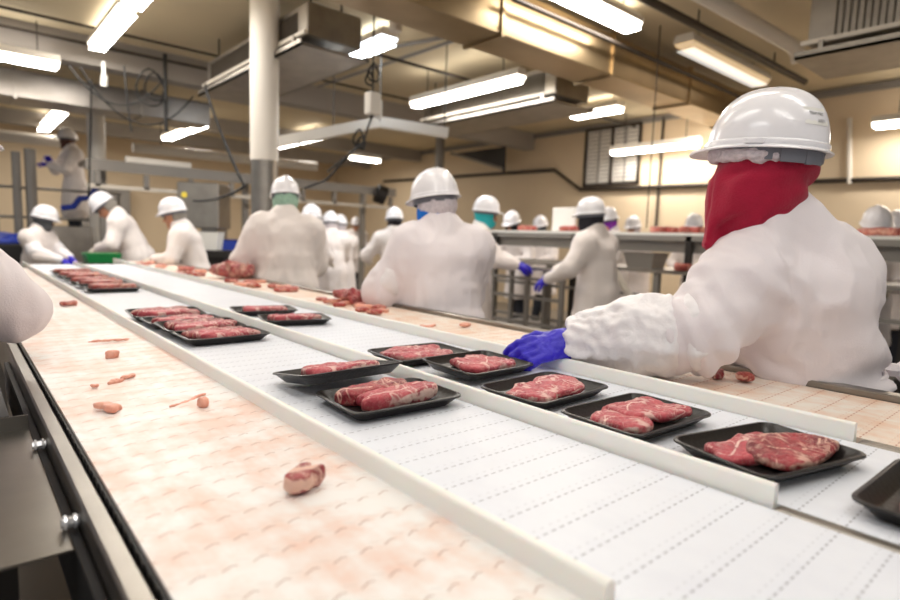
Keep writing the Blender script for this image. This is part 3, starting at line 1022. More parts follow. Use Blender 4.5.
# --- the red-hooded worker (closest, built finer)
V3 = lambda *a: np.array(a, float)
def red_worker():
    og = V3(1.80, .42, 0)
    root = thing('person', 'worker in a red hood and white hard hat, reaching a blue-gloved hand to a tray', 'person', tuple(og), 0, 'plant workers')
    Z = V3(0, 0, 1)
    F0 = nrm(V3(-.05, 1, 0)); R0 = V3(F0[1], -F0[0], 0)
    hip = V3(1.81, .46, .86); waist = V3(1.705, .485, .93); neck = V3(1.55, .565, 1.325)
    ax = nrm(neck - waist)
    head = V3(1.508, .60, 1.432)
    shL = V3(1.455, .592, 1.175); shR = V3(1.70, .50, 1.215)
    elL = V3(1.35, .635, 1.05); wrL = V3(1.205, .90, .995); hdL = V3(1.10, .945, .978)
    elR = V3(1.86, .62, 1.08); wrR = V3(1.74, .84, 1.0)
    HF = nrm(V3(-.16, .98, .07)); HR, HF, HU = frame_of(HF, (0, 0, 1), -.02)
    Bh = np.array([HR, HF, HU])
    hh = lambda x, y, z: head + HR * x + HF * y + HU * z
    side = nrm(shR - shL)
    # body
    foot = [og + V3(0, .12, 0), og + V3(.06, -.12, 0)]
    B = [econe(hip, waist + ax * .25, side, .085, .07, .13, .09), (cone(shL, shR, .05, .05), .04), (cone(neck - ax * .05, hh(0, -.01, -.04), .058, .054), .03),
         (ell(hh(0, -.01, .03), (.075, .095, .095), Bh), .03), (ell(hh(0, .025, -.045), (.058, .066, .074), Bh), .03), (cone(hh(0, .09, .01), hh(0, .108, -.024), .008, .013), .012),
         (ell(hh(.076, -.005, -.01), (.01, .02, .03), Bh), .006), (ell(hh(-.076, -.005, -.01), (.01, .02, .03), Bh), .006),
         (cone(shL, elL, .05, .042), .03), (cone(elL, wrL, .042, .028), .015), (cone(wrL, wrL + (hdL - wrL) * .5, .022, .008), .01), (cone(shR, elR, .05, .042), .03), (cone(elR, wrR, .042, .028), .015), (cone(wrR, wrR + V3(-.03, .06, -.01), .022, .008), .01)]
    for f, sg in ((foot[0], -1), (foot[1], 1)):
        k = .5 * (hip + f) + F0 * .03
        B += [(cone(hip - Z * .06 + side * sg * .06, k, .06, .056), .03), (cone(k, f + Z * .08, .052, .036), .015)]
    lo, hi = bounds([shL, shR, elR, hdL, wrR, head + HU * .06, foot[0], foot[1], hip], .13)
    lo[2] = .03
    solid('body', union(B), lo, hi, .012, 'skin', root, origin=og)
    # coat
    C = [econe(waist + ax * .08, waist + ax * .24, side, .155, .135, .172, .138),
         (econe(waist + ax * .24, neck - ax * .03, side, .175, .125, .085, .075), .07),
         (cone(shL + side * .02, shR, .075, .075), .07), (cone(neck, shL, .065, .075), .06), (cone(neck, shR, .07, .08), .06),
         (ell(V3(1.63, .60, 1.05), (.12, .12, .13)), .06),
         (econe(waist, waist + ax * .08, side, .136, .128, .155, .135), .04),
         (econe(hip - Z * .35, waist, side, .225, .21, .138, .130), .03),
         (cone(neck - ax * .05, neck + V3(-.005, .005, .022), .085, .066), .025),
         (cone(shL, elL, .088, .088), .07), (cone(elL, wrL + (elL - wrL) * .4, .082, .06), .03),
         (cone(shR, elR, .09, .075), .05), (cone(elR, wrR, .072, .055), .02)]
    cf = union(C)
    lo, hi = bounds([shL, shR, elL, elR, wrL, wrR, hip, neck], .26)
    lo[2] = .50
    E_, Sh = elL, shL
    def disp(V):
        d = .009 * vnoise(V * V3(8, 8, 6), 3) + .010 * ridge(V * V3(10, 8, 11) + 2.2, 8) + .0035 * ridge(V * V3(25, 25, 20), 18)
        # folds running round the upper arm, pulled from elbow towards the armpit
        q = V - E_
        r = np.linalg.norm(q, axis=1)
        wgt = np.exp(-(r / .20) ** 2)
        u = V @ nrm(V3(.55, -.35, .75))
        d += wgt * .013 * np.sin(u * 105 + 5 * vnoise(V * 9, 4)) * (.5 + .5 * vnoise(V * 6, 14))
        # drag folds fanning from the back of the waist
        p = V - (waist - F0 * .10 + side * .10)
        r2 = np.linalg.norm(p, axis=1)
        w2 = np.exp(-(r2 / .24) ** 2) * np.clip(r2 / .05, 0, 1)
        ang = np.arctan2(p @ ax, p @ side)
        d += w2 * .016 * np.sin(ang * 9 + 3 * vnoise(V * 7, 6))
        # gathered skirt below the tie
        w3 = np.clip((waist[2] - .01 - V[:, 2]) / .05, 0, 1)
        a3 = np.arctan2(V[:, 1] - waist[1], V[:, 0] - waist[0])
        d += w3 * .009 * np.sin(a3 * 17 + 1.5 * vnoise(V * 8, 9))
        d *= np.clip((np.linalg.norm(V - neck, axis=1) - .05) / .09, .12, 1)
        # sleeve seam round the shoulder
        sp = (V - (shL + (elL - shL) * .02 + side * .045)) @ nrm(side * .96 + ax * .1 - F0 * .2)
        near = np.exp(-(np.linalg.norm(V - shL, axis=1) / .16) ** 4)
        d -= near * .008 * np.exp(-(sp / .007) ** 2)
        return d
    solid('coat', lambda P: np.maximum(cf(P), .53 - P[:, 2]), lo, hi, .0075, 'coat', root, disp, None, 1, og)
    # collar
    cn = neck + ax * .005
    colf = union([econe(cn - V3(0, 0, .012), cn + V3(-.012, .01, .030), side, .088, .080, .079, .074)])
    inn = econe(cn - V3(0, 0, .03), cn + V3(-.02, .014, .08), side, .080, .072, .073, .069)
    lo, hi = bounds([cn], .15)
    solid('collar', lambda P: np.maximum(colf(P), -inn(P)), lo, hi, .006, 'coat', root, lambda V: .003 * vnoise(V * 22, 3), origin=og)
    # waist tie and its tails
    b = MB()
    ring = []
    for i in range(41):
        a = 2 * PI * i / 40
        ring.append(waist + side * .150 * math.cos(a) + np.cross(ax, side) * .142 * math.sin(a) + ax * (.004 * math.sin(3 * a)))
    b.tube(ring, .007, 8)
    k = waist + side * .125 - F0 * .088 + Z * .005
    b.tube([k - V3(.0, 0, .016), k, k + V3(0, 0, .016)], [.010, .018, .010], 8)
    b.tube([k, k + V3(.05, -.025, .018), k + V3(.10, -.05, -.01), k + V3(.13, -.07, -.055)], [.007, .016, .015, .006], 8)
    b.tube([k, k + V3(.035, -.03, -.03), k + V3(.055, -.05, -.10), k + V3(.06, -.055, -.18)], [.007, .017, .019, .012], 8)
    for i in range(len(b.v)):
        b.v[i] = tuple(np.array(b.v[i]) - og)
    b.build('waist_tie', 'coat', root, True)
    # sleeve cover, puffed and crinkled, with a rolled elastic band
    ef = elL + (wrL - elL) * .10
    wv = wrL + (elL - wrL) * .03
    mid = elL * .5 + wrL * .5 + V3(0, 0, .004)
    cf2 = union([cone(ef, mid, .092, .091), (cone(mid, wv, .091, .058), .03)], .03)
    lo, hi = bounds([ef, wv], .15)
    axs = nrm(wv - ef)
    def dsp(V):
        t = (V - ef) @ axs
        d = .008 * ridge(V * 15 + 1.3, 11) + .006 * ridge(V * 27 + 7, 12) + .0035 * ridge(V * 55, 13)
        L = np.linalg.norm(wv - ef)
        d -= .015 * np.exp(-((t - .012) / .010) ** 2)
        d += .006 * np.exp(-((t + .012) / .014) ** 2)
        e = np.exp(-((t - L) / .05) ** 2)
        a = np.arctan2((V - ef) @ Z, (V - ef) @ np.cross(axs, Z))
        return d + e * .005 * np.sin(a * 16)
    solid('sleeve_cover', lambda P: np.maximum(np.maximum(cf2(P), (P - wv) @ axs - .012), -(P - ef) @ axs - .035), lo, hi, .006, 'cover', root, dsp, origin=og)
    # gloves
    d = nrm(hdL - wrL)
    pn = nrm(V3(.40, .45, -.80))
    gf = hand_sdf(wrL + d * .012, d, pn, -1, .55, 1.06, 1.3)
    lo, hi = bounds([wrL - d * .03, wrL + d * .20], .085)
    solid('glove', gf, lo, hi, .003, 'glove_blue', root, lambda V: .0013 * ridge(V * V3(60, 60, 60), 5), origin=og)
    d = nrm(V3(-.4, .9, -.2))
    gf = hand_sdf(wrR + d * .01, d, V3(-.6, 0, -.8), -1, .7, 1.0, 1.1)
    solid('glove', gf, wrR - .13 + d * .07, wrR + .13 + d * .07, .007, 'glove_blue', root, origin=og)
    # red hood: fleece over the head, flared over the shoulder, open at the front edge
    Hd = [ell(hh(0, -.012, .015), (.088, .106, .100), Bh), (ell(hh(0, .022, -.050), (.080, .082, .085), Bh), .03),
          (econe(hh(0, -.005, -.06), neck + V3(-.015, .02, -.005), HR, .086, .094, .090, .088), .04),
          (econe(hh(0, .060, -.05), hh(-.02, .075, -.180), HR, .064, .035, .06, .020), .04)]
    hf = union(Hd)
    def hdsp(V):
        q = V - hh(0, 0, -.09)
        u = (V - head) @ HU + .55 * ((V - head) @ HF)
        f = (V - head) @ HF
        d = .0115 * np.sin(u * 95 + 4 * vnoise(V * 12, 2)) * (.45 + .55 * vnoise(V * 9 + 3, 7)) * np.clip((.085 - f) / .06, .1, 1) + .002 * vnoise(V * 28, 6)
        # stitched hem along the front
        d -= .0035 * np.exp(-((f - .085) / .004) ** 2)
        return d
    lo, hi = bounds([head, neck, hh(0, .1, -.17)], .15)
    solid('hood', lambda P: np.maximum(hf(P), (P - head) @ HU - .052), lo, hi, .005, 'red_fleece', root, hdsp, origin=og)
    # fluffy hairnet roll below the brim
    ringp = []
    for i in range(33):
        t = 2 * PI * i / 32
        x, y, _ = hat_surface(t, 0)
        ringp.append(hh(x * .86, y * .86 - .004, .046 + .006 * math.cos(t) - .012 * (t > 0)))
    segs = [(cone(ringp[i], ringp[i + 1], .012, .012), .01) for i in range(32) if not (9 <= i <= 21)]
    lo, hi = bounds(ringp, .05)
    solid('hairnet', union(segs), lo, hi, .0055, 'net', root, lambda V: .005 * ridge(V * 42, 3) + .003 * vnoise(V * 90, 4), origin=og)
    # hat
    ho = bpy.data.objects.new('hard_hat', HAT)
    COL.objects.link(ho)
    ho.parent = root
    SC = 1.02
    ho.matrix_local = Matrix.Translation(-Vector(og)) @ mat4(HR, HF, HU, hh(0, -.005, .055)) @ Matrix.Scale(SC, 4)
    b = MB()
    def strap(t0, t1, z0, z1, dr, n=20):
        ts = [t0 + (t1 - t0) * i / n for i in range(n + 1)]
        rows = []
        for dd, z in ((dr, z0), (dr + .004, z0), (dr + .004, z1), (dr, z1)):
            rows.append([(hat_surface(t, 0)[0] * (1 + dd / .11), hat_surface(t, 0)[1] * (1 + dd / .14), z) for t in ts])
        vs = [p for r in rows for p in r]
        m = n + 1
        fs = [(r * m + i, r * m + i + 1, ((r + 1) % 4) * m + i + 1, ((r + 1) % 4) * m + i) for r in range(4) for i in range(n)]
        fs += [(0, m, 2 * m, 3 * m), (n, 3 * m + n, 2 * m + n, m + n)]
        return vs, fs
    b.add(*strap(PI * .6, PI * 1.62, -.024, -.002, -.010))
    b.build('headband', 'grey_strap', ho, .6)
    b = MB()
    b.add(*strap(PI * 1.08, PI * 1.36, -.034, -.006, -.005))
    b.add(*strap(PI * 1.18, PI * 1.22, -.036, -.004, -.003))
    b.add(*strap(PI * 1.40, PI * 1.44, -.030, -.002, -.008))
    b.build('ratchet_buckle', 'grey_strap', ho, .6)
    # accessory slot tab on the side
    x, y, _ = hat_surface(-PI / 2, 0)
    MB().box(x - .009, x + .002, -.02, .02, .003, .015, bev=.002).build('slot_tab', 'hat', ho)
    # printed label at the back left, hugging the shell
    lab = MB()
    t0, t1 = PI + .18, PI + .80
    n = 14
    vv = (.20, .40)
    for out in (.0006,):
        vs = []
        for v in vv:
            for i in range(n + 1):
                p = hat_surface(t0 + (t1 - t0) * i / n, v)
                vs.append(tuple(c * (1 + .006) for c in p))
        lab.add(vs, [(i, i + 1, n + 2 + i, n + 1 + i) for i in range(n)])
    lab.build('label_sticker', 'white_plastic', ho, True)
    for txt, v0, ta, wd in (('TEAM FIRST', .305, t1 - .10, .40), ('SAFETY', .225, t1 - .28, .22)):
        me = text_mesh(txt, 1.0)
        mw = max(v.co.x for v in me.vertices)
        for v in me.vertices:
            th = ta - v.co.x / mw * wd
            p = hat_surface(th, v0 + v.co.y * .055)
            v.co = Vector(p) * 1.010
        link('lettering', me, 'ink', ho)
    # legs
    T = []
    for f, sg in ((foot[0], -1), (foot[1], 1)):
        k = .5 * (hip + f) + F0 * .03
        T += [(cone(hip - Z * .14 + side * sg * .075, k, .092, .078), .03), (cone(k, f + Z * .1, .075, .065), .02)]
        bf = union([cone(f + Z * .05, f + Z * .25, .052, .06), (cone(f + Z * .045, f + Z * .04 + F0 * .16, .045, .036), .04)])
        lo, hi = bounds([f, f + F0 * .18, f + Z * .25], .09)
        solid('boot', lambda P: np.maximum(bf(P), .001 - P[:, 2]), lo, hi, .014, 'boot', root, origin=og)
    lo, hi = bounds([hip, foot[0], foot[1]], .17)
    lo[2] = .05
    solid('trousers', union(T), lo, hi, .018, 'trouser', root, origin=og)
red_worker()

# --- the other workers
B0 = (0, 0)
person('worker seen from behind in a bright blue hood, elbow puffed in a sleeve cover', B0, 62, lean=8, hands=((-.17, .26, 1.0), (.02, .36, 1.04)), hatpos=(1.75, 2.17, 1.495), poles=(None, V3(.3, .2, -1)),
       hood='blue_hood', hairnet='net', covers=True, hc=.010, coat='coat', head=(-38, 8, 0), seed=21, stout=1.22, fold=.010, arm=1.2)
person('worker seen from behind with a pale green hairnet and green hood', B0, 62, lean=9, hands=((-.17, .26, 1.0), (.06, .34, 1.02)), hatpos=(1.86, 4.02, 1.58), poles=(None, V3(.3, .2, -1)), hood='green_hood', hairnet='green_net',
       hc=.012, head=(-8, 10, 0), seed=31, stout=1.25, fold=.010, arm=1.2)
person('bare-faced worker in white coat turned left beside the big steel box', B0, 152, lean=16, hands=((-.16, .38, 1.05), (.1, .42, 1.04)), hatpos=(1.60, 5.95, 1.47), glove=('glove_white', 'glove_blue'), face=True, head=(0, 14, 0), seed=41, stout=1.12, hairnet='hair')
person('worker bowing deeply over the belt with white hard hat tipped forward', B0, 158, lean=26, hands=((-.1, .40, .98), (.12, .38, .96)), hatpos=(1.30, 7.70, 1.55), face=True, head=(0, 42, 0), seed=51, hairnet='hair', stout=1.1)
person('worker at the far left in grey hood, facing right with arm held out', B0, -40, lean=8, hands=((-.05, .42, 1.06), (.1, .40, 1.03)), hatpos=(.80, 7.71, 1.38), glove='glove_blue', hood='grey_hood', face=True, skin='skin_dark', head=(-35, 12, 0), seed=61, covers=True)
person('worker standing high on a platform in a long white coat, arms crossed in front', (0, 0, .98), 190, lean=4, hands=((-.02, .34, 1.15), (.05, .30, 1.22)), hatpos=(1.41, 10.69, 2.65), glove='glove_blue', face=True, skin='skin_dark', seed=71, hem=.40)
person('worker cut off by the left edge, near white sleeve bent at the elbow', (-.54, 1.50), 12, 1.0, 12, hands=((-.02, .08, .98), (.1, .3, 1.0)), J={'shR': V3(-.08, 1.52, 1.25), 'elR': V3(.105, 1.66, 1.055), 'hdR': V3(-.20, 1.80, 1.0), 'shL': V3(-.42, 1.75, 1.27)}, coat='coat', hc=.008, seed=81, head=(0, 10, 0), hood='black_hood', stout=1.1)
person('worker behind the near left sleeve, only a white back showing at the left edge', (-.19, 2.55), 15, 1.0, 14, hands=((-.1, .20, 1.05), (.02, .16, 1.0)), coat='coat', hc=.012, seed=91, head=(0, 10, 0), hood='grey_hood')
person('worker in teal hood facing right behind the blue-hooded worker', B0, -45, lean=4, hands=((-.10, .44, 1.06), (.10, .40, 1.06)), hatpos=(3.82, 3.92, 1.58), glove='glove_blue', hood='teal_hood', face=True, head=(5, 4, 0), seed=101, hem=.5)
person('worker in long white coat with black hood turned left, blue gloves over a stand', B0, 95, lean=6, hands=((-.33, .30, 1.0), (-.22, .36, 1.02)), hatpos=(3.97, 2.87, 1.55), glove='glove_blue', hood='black_hood', head=(-10, 4, 0), hem=.40, seed=111, stout=1.15)
person('worker in purple hood behind the raised counter, facing left', B0, 150, lean=8, hood='purple_hood', hatpos=(5.96, 4.06, 1.61), head=(0, 10, 0), seed=121)
person('worker bent low behind the raised counter right of the teal-hooded worker', B0, 190, lean=18, hood='black_hood', face=True, hatpos=(5.39, 5.09, 1.55), head=(0, 18, 0), seed=131)
person('worker behind the raised counter left of the white board, only the hat showing', B0, 190, lean=10, hood='grey_hood', hatpos=(6.36, 5.44, 1.55), head=(0, 10, 0), seed=141)
person('worker in white seen from behind left of the blue-hooded worker, dark hair under the hat', B0, 60, lean=6, hands=((-.30, .30, 1.05), (.2, .3, 1.05)), hatpos=(3.86, 5.47, 1.51), hood='black_hood', head=(0, 8, 0), seed=151)
person('worker seen from behind right of the green-netted worker, in front of a twin hat', B0, 80, lean=8, hairnet='net', hatpos=(3.60, 6.49, 1.46), head=(0, 8, 0), seed=161)
person('worker half hidden directly behind the worker right of the green-netted one', B0, 80, lean=8, hairnet='net', hatpos=(4.06, 7.05, 1.45), head=(0, 8, 0), seed=171)
person('tiny distant worker facing the camera at the far end of the aisle', B0, 235, lean=4, face=True, hatpos=(6.40, 10.46, 1.56), head=(0, 4, 0), seed=181)
person('worker peeking out directly behind the green-netted worker', B0, 20, lean=8, hood='black_hood', hatpos=(3.15, 6.09, 1.51), head=(0, 8, 0), seed=191)
person('worker behind the counter at the right edge, hat above a piece of meat', B0, 200, lean=14, face=True, hatpos=(5.49, 1.27, 1.54), head=(0, 20, 0), seed=201)
person('worker behind the counter cut off by the right edge', B0, 180, lean=10, hatpos=(7.05, 1.47, 1.60), head=(0, 10, 0), seed=211)
person('worker behind the counter with faint hat left of the red hood', B0, 180, lean=10, hairnet='net', hatpos=(7.09, 4.41, 1.57), head=(0, 10, 0), seed=221)
person('worker behind the counter with faint hat touching the red hood edge', B0, 180, lean=10, hairnet='net', hatpos=(6.9, 3.45, 1.58), head=(0, 10, 0), seed=231)

# ------------------------------------------------------------------ lamps
def lamp(label, a, b, z, w=.16, m='glow', watt=None, col=(1, .95, .89), housing='white_paint', chains=True):
    """Ceiling tube fixture from a to b (x, y)."""
    a, b = Vector((*a, z)), Vector((*b, z))
    d = b - a
    L = d.length
    t = thing('ceiling_light', label, 'ceiling light', tuple((a + b) / 2), math.atan2(d.y, d.x), 'fluorescent ceiling lights')
    MB().prism([(-w / 2, .035), (-w / 2 + .02, .075), (w / 2 - .02, .075), (w / 2, .035), (w / 2, .0), (-w / 2, 0)], (-L / 2, 0, 0), (L / 2, 0, 0)).build('housing', housing, t)
    g = MB()
    n = 10
    prof = [(w / 2 * .93 * math.cos(PI + PI * i / n), .052 * math.sin(PI + PI * i / n)) for i in range(n + 1)]
    g.prism(prof, (-L / 2 + .01, 0, -.001), (L / 2 - .01, 0, -.001))
    g.build('diffuser', m, t, .5)
    if chains:
        for x in (-L * .35, L * .35):
            MB().tube([(x, 0, .07), (x, 0, max(ZC - z, .09))], .006, 6).build('hanger', 'dark_steel', t)
    pw = LAMP_W if watt is None else watt
    if pw > 0:
        ld = bpy.data.lights.new('tube_light', 'AREA')
        ld.shape = 'RECTANGLE'
        ld.size = L * .96
        ld.size_y = w * .9
        ld.energy = pw * L
        ld.color = col
        lo = bpy.data.objects.new('tube_light', ld)
        COL.objects.link(lo)
        lo.parent = t
        lo.location = (0, 0, -.06)
        lo.visible_camera = True
        lu = bpy.data.lights.new('added_uplight', 'AREA')  # added fill above the closed housing, brightens the ceiling
        lu.shape = 'RECTANGLE'
        lu.size = L * .96
        lu.size_y = w * .6
        lu.energy = pw * L * UP_FILL
        lu.color = col
        uo = bpy.data.objects.new('added_uplight', lu)
        COL.objects.link(uo)
        uo.parent = t
        uo.location = (0, 0, .08)
        uo.rotation_euler = (PI, 0, 0)
    return t

lamp('long bright ceiling light at the upper left, pointing along the belts', (1.24, 5.78), (1.24, 7.24), 3.15)
lamp('bright ceiling light cut off by the top edge at the upper left', (1.24, 4.15), (1.24, 5.68), 3.15)
lamp('twin-tube ceiling light at the left edge above the shiny steel duct', (-.3, 7.38), (.93, 7.38), 2.92)
lamp('short ceiling light above the worker on the platform, nearer half', (1.42, 11.25), (1.42, 12.4), 3.10, .2)
lamp('short ceiling light above the worker on the platform, farther half', (1.42, 12.5), (1.42, 13.7), 3.10, .2)
lamp('ceiling light left of the white pillar, farther half', (3.37, 11.7), (3.37, 12.8), 3.10, .2)
lamp('ceiling light left of the white pillar, nearer half', (3.37, 10.5), (3.37, 11.6), 3.10, .2)
lamp('ceiling light just right of the white pillar, nearer half', (5.3, 10.0), (5.3, 10.9), 3.10, .2)
lamp('ceiling light just right of the white pillar, farther half', (5.3, 11.0), (5.3, 11.9), 3.10, .2)
lamp('bluish ceiling light behind the hanging black cord', (3.25, 4.75), (3.25, 6.1), 3.15, .2, 'glow_cool', None, (.85, .93, 1))
lamp('long bright ceiling light above the middle cooling unit', (4.52, 4.2), (4.52, 6.05), 2.95, .14)
lamp('short ceiling light between the middle cooling unit and the big duct', (7.0, 4.65), (7.0, 5.45), 3.13, .2)
lamp('bright ceiling light cut off by the top edge right of the big duct', (3.3, 2.95), (4.57, 2.95), 3.15, .17)
lamp('dim amber ceiling light between the dark pipe and the big duct', (5.25, 2.86), (7.05, 2.86), 3.15, .2, 'glow_dim', .4)
lamp('long low light along the right wall, behind the nearest hard hat', (8.1, 4.05), (8.1, 5.5), 2.74, .14)
lamp('low light along the right wall at the right edge', (8.1, .4), (8.1, 2.02), 2.74, .14)
lamp('small bright ceiling light near the end of the big duct', (7.35, 3.9), (8.2, 3.9), 3.13, .16)
lamp('small distant ceiling light seen below the white hanging channel', (6.75, 11.3), (7.5, 11.3), 3.0, .2)
# added unseen key fixtures outside the frame, put in to brighten the near belts
KEY = 4.6
for i, (x, y, wt, lb) in enumerate(((.35, 1.6, KEY * .75, 'over the near belts'), (.35, -.6, KEY, 'behind the camera'), (1.9, -.3, KEY * .8, 'over the aisle to the right'), (2.2, 1.5, KEY * .5, 'over the red-hooded worker'), (-1.1, .6, KEY * 2.0, 'over the aisle to the left'), (1.3, 3.0, KEY * .6, 'over the middle of the belts'))):
    lamp('added unseen key light ' + lb + ', above the frame', (x, y - .75), (x, y + .75), 3.16, .3, 'glow', wt, (.88, .94, 1.0))

# ------------------------------------------------------------------ ceiling services
def duct(name, label, x0, x1, y0, y1, z0, z1, m, seams=(), axis='x'):
    t = thing(name, label, 'duct', (0, 0, 0))
    MB().box(x0, x1, y0, y1, z0, z1, bev=.006).build('casing', m, t)
    for s in seams:
        MB().box(s, s + .03, y0 - .02, y1 + .02, z0 - .02, z1 + .02).build('flange', m, t)
    return t
duct('air_duct', 'big golden galvanised air duct crossing below the ceiling', .6, 8.4, 3.22, 3.62, 2.8, 3.16, 'galv', (3.2, 4.65, 6.1, 7.5))
duct('air_duct', 'shiny grey steel duct below the ceiling at the upper left', -3.5, 2.75, 8.3, 8.75, 2.68, 2.98, 'galv_cool', (-1, .6, 1.9))

def cooler(label, x0, x1, y0, y1, z0, z1, m='steel_far'):
    t = thing('cooling_unit', label, 'cooling unit')
    MB().box(x0 + .06, x1 - .02, y0 + .03, y1 - .03, z0 + .1, z1, bev=.01).build('casing', m, t)
    b = MB()
    n = 46
    for i in range(n):
        y = y0 + .2 + (y1 - y0 - .4) * i / (n - 1)
        b.box(x0 + .045, x0 + .06, y - .004, y + .004, z0 + .13, z1 - .05)
    b.build('coil_fins', 'fin', t)
    b = MB()
    b.box(x0 - .02, x1 + .02, y0 - .02, y1 + .02, z0, z0 + .02)
    b.box(x0 - .02, x0 - .005, y0 - .02, y1 + .02, z0, z0 + .05)
    b.box(x1 + .005, x1 + .02, y0 - .02, y1 + .02, z0, z0 + .05)
    b.build('drip_pan', 'steel_far', t)
    MB().box(x0 + .02, x0 + .05, y0, y1, z0 + .1, z0 + .13).build('edge_rail', 'white_pipe', t)
    for y in (y0 + .15, y1 - .15):
        for x in (x0 + .15, x1 - .15):
            MB().tube([(x, y, z1 - .01), (x, y, ZC)], .008, 6).build('hanger', 'dark_steel', t)
        MB().box(x0 + .0, x0 + .03, y, y + .03, z0 + .04, z0 + .11).build('pan_bracket', 'steel_far', t)
    return t
cooler('long cooling unit hanging in the middle below the bright light', 4.80, 5.45, 4.0, 6.3, 2.70, 3.1)
cooler('cooling unit hanging at the upper right corner with dark fins', 4.62, 5.25, -.6, 1.64, 2.60, 3.06)
cooler('cooling unit hanging left of the white pillar', 2.12, 2.7, 4.3, 6.7, 2.70, 3.06)

def pipe(name, label, pts, r, m, cat='pipe', n=12, hang=()):
    t = thing(name, label, cat, tuple(pts[0]))
    o = Vector(pts[0])
    MB().tube([Vector(p) - o for p in pts], r, n).build('tube', m, t, True)
    for h in hang:
        p = Vector(h) - o
        MB().tube([p, p + Vector((0, 0, ZC - h[2]))], .008, 6).build('hanger', 'dark_steel', t)
    return t
pipe('insulated_pipe', 'fat white pipe running to the right cooling unit', [(2.9, 2.25, 3.1), (5.85, 2.14, 3.1), (5.98, 2.13, 3.06), (6.0, 2.12, 2.98)], .062, 'white_pipe', hang=((4.6, 2.19, 3.16),))
pipe('pipe', 'dark pipe beside the dim amber light', [(2.8, 2.66, 3.17), (7.45, 2.55, 3.17)], .035, 'dark_pipe', hang=((5, 2.6, 3.17), (6.6, 2.57, 3.17)))
pipe('pipe', 'thin dark rod across the ceiling above the left cooling unit', [(-1.5, 6.9, 3.22), (6.6, 6.9, 3.22)], .015, 'dark_pipe')
pipe('pipe', 'thin dark conduit under the left ceiling joist', [(-2, 7.46, 3.2), (2.6, 7.46, 3.2), (2.6, 7.46, 3.05)], .015, 'dark_pipe')
pipe('pipe', 'second dark pipe across the ceiling above the long bright light', [(3.4, 5.3, 3.15), (8.4, 5.3, 3.15)], .018, 'dark_pipe')
pipe('pipe', 'dark pipe along the lower edge of the big duct', [(3.2, 3.1, 3.02), (8.4, 3.1, 3.02)], .02, 'dark_pipe')
pipe('insulated_pipe', 'white horizontal pipe at the far left behind the worker on the platform', [(-1.2, 11.6, 2.62), (1.45, 11.4, 2.60)], .085, 'white_pipe', hang=((0, 11.5, 2.7),))
pipe('insulated_pipe', 'long white horizontal pipe left of the pillar above the far machinery', [(2.2, 10.2, 2.5), (5.2, 9.9, 2.5)], .08, 'white_pipe', hang=((2.6, 10.16, 2.58), (4.2, 10, 2.58)))
pipe('pipe', 'thin silver strut slanting across the ceiling in the middle', [(3.1, 6.4, 3.2), (4.0, 4.0, 3.24)], .022, 'steel_paint')
pipe('pipe', 'long silver strut parallel to the belts in the middle of the ceiling', [(3.85, 7.3, 3.24), (3.95, 3.7, 3.24)], .02, 'steel_paint')
pipe('pipe', 'white vertical drop pipe at the top next to the hanging cord', [(2.72, 3.9, 3.3), (2.72, 3.9, 2.86)], .05, 'white_pipe')
pipe('conduit', 'dark conduit stepping down along the right wall', [(8.455, 12.5, 2.66), (8.455, 6.95, 2.58), (8.455, 6.35, 2.20), (8.455, -1.5, 2.09)], .03, 'dark_pipe', 'conduit')
pipe('conduit', 'thin vertical conduit on the right wall beside the grille', [(8.47, 4.85, 3.25), (8.47, 4.85, 1.4)], .02, 'dark_pipe', 'conduit')
pipe('conduit', 'white vertical conduit on the right wall at the right of the nearest hat', [(8.45, 2.35, 2.9), (8.45, 2.28, 2.1)], .03, 'white_pipe', 'conduit')
pipe('conduit', 'thin vertical wire from the ceiling above the counter meat', [(5.1, 3.02, 1.42), (5.1, 3.02, 3.3)], .006, 'dark_pipe', 'conduit')

# wall grille
t = thing('wall_grille', 'tall dark framed grille with slats on the right wall', 'grille', (8.48, 5.75, 2.24))
fr = MB()
for y in (-.54, -.03, .5):
    fr.box(-.04, .0, y, y + .04, 0, .98)
for z in (0, .94):
    fr.box(-.04, .0, -.54, .54, z, z + .04)
fr.build('frame', 'dark_pipe', t)
sl = MB()
for i in range(14):
    sl.box(-.02, -.008, -.52, .52, .06 + i * .064, .075 + i * .064)
for y in (-.28, .24):
    sl.box(-.03, -.02, y, y + .02, .02, .95)
sl.build('slats', 'steel_paint', t)
MB().box(-.006, 0, -.52, .52, .02, .96).build('back_panel', 'white_paint', t)

# wedge bracket and post near the far wall
t = thing('wall_bracket', 'dark triangular bracket hanging under the ceiling left of the grille', 'bracket', (7.9, 8.4, 0))
b = MB()
b.add([(0, -.7, 3.0), (0, .9, 3.0), (0, -.7, 2.62), (.04, -.7, 3.0), (.04, .9, 3.0), (.04, -.7, 2.62)], [(0, 1, 2), (5, 4, 3), (0, 3, 4, 1), (1, 4, 5, 2), (2, 5, 3, 0)])
b.build('plate', 'dark_steel', t)
MB().tube([(.02, -.68, 2.5), (.02, -.68, 3.3)], .03, 8).build('hanger', 'dark_steel', t)
MB().tube([(.02, .85, 3.02), (.02, -.68, 2.6)], .03, 8).build('brace', 'steel_paint', t)
pipe('post', 'dark vertical post in front of the far wall behind the blue-hooded worker', [(7.2, 8.75, 0), (7.2, 8.75, 3.3)], .09, 'steel_paint', 'post')

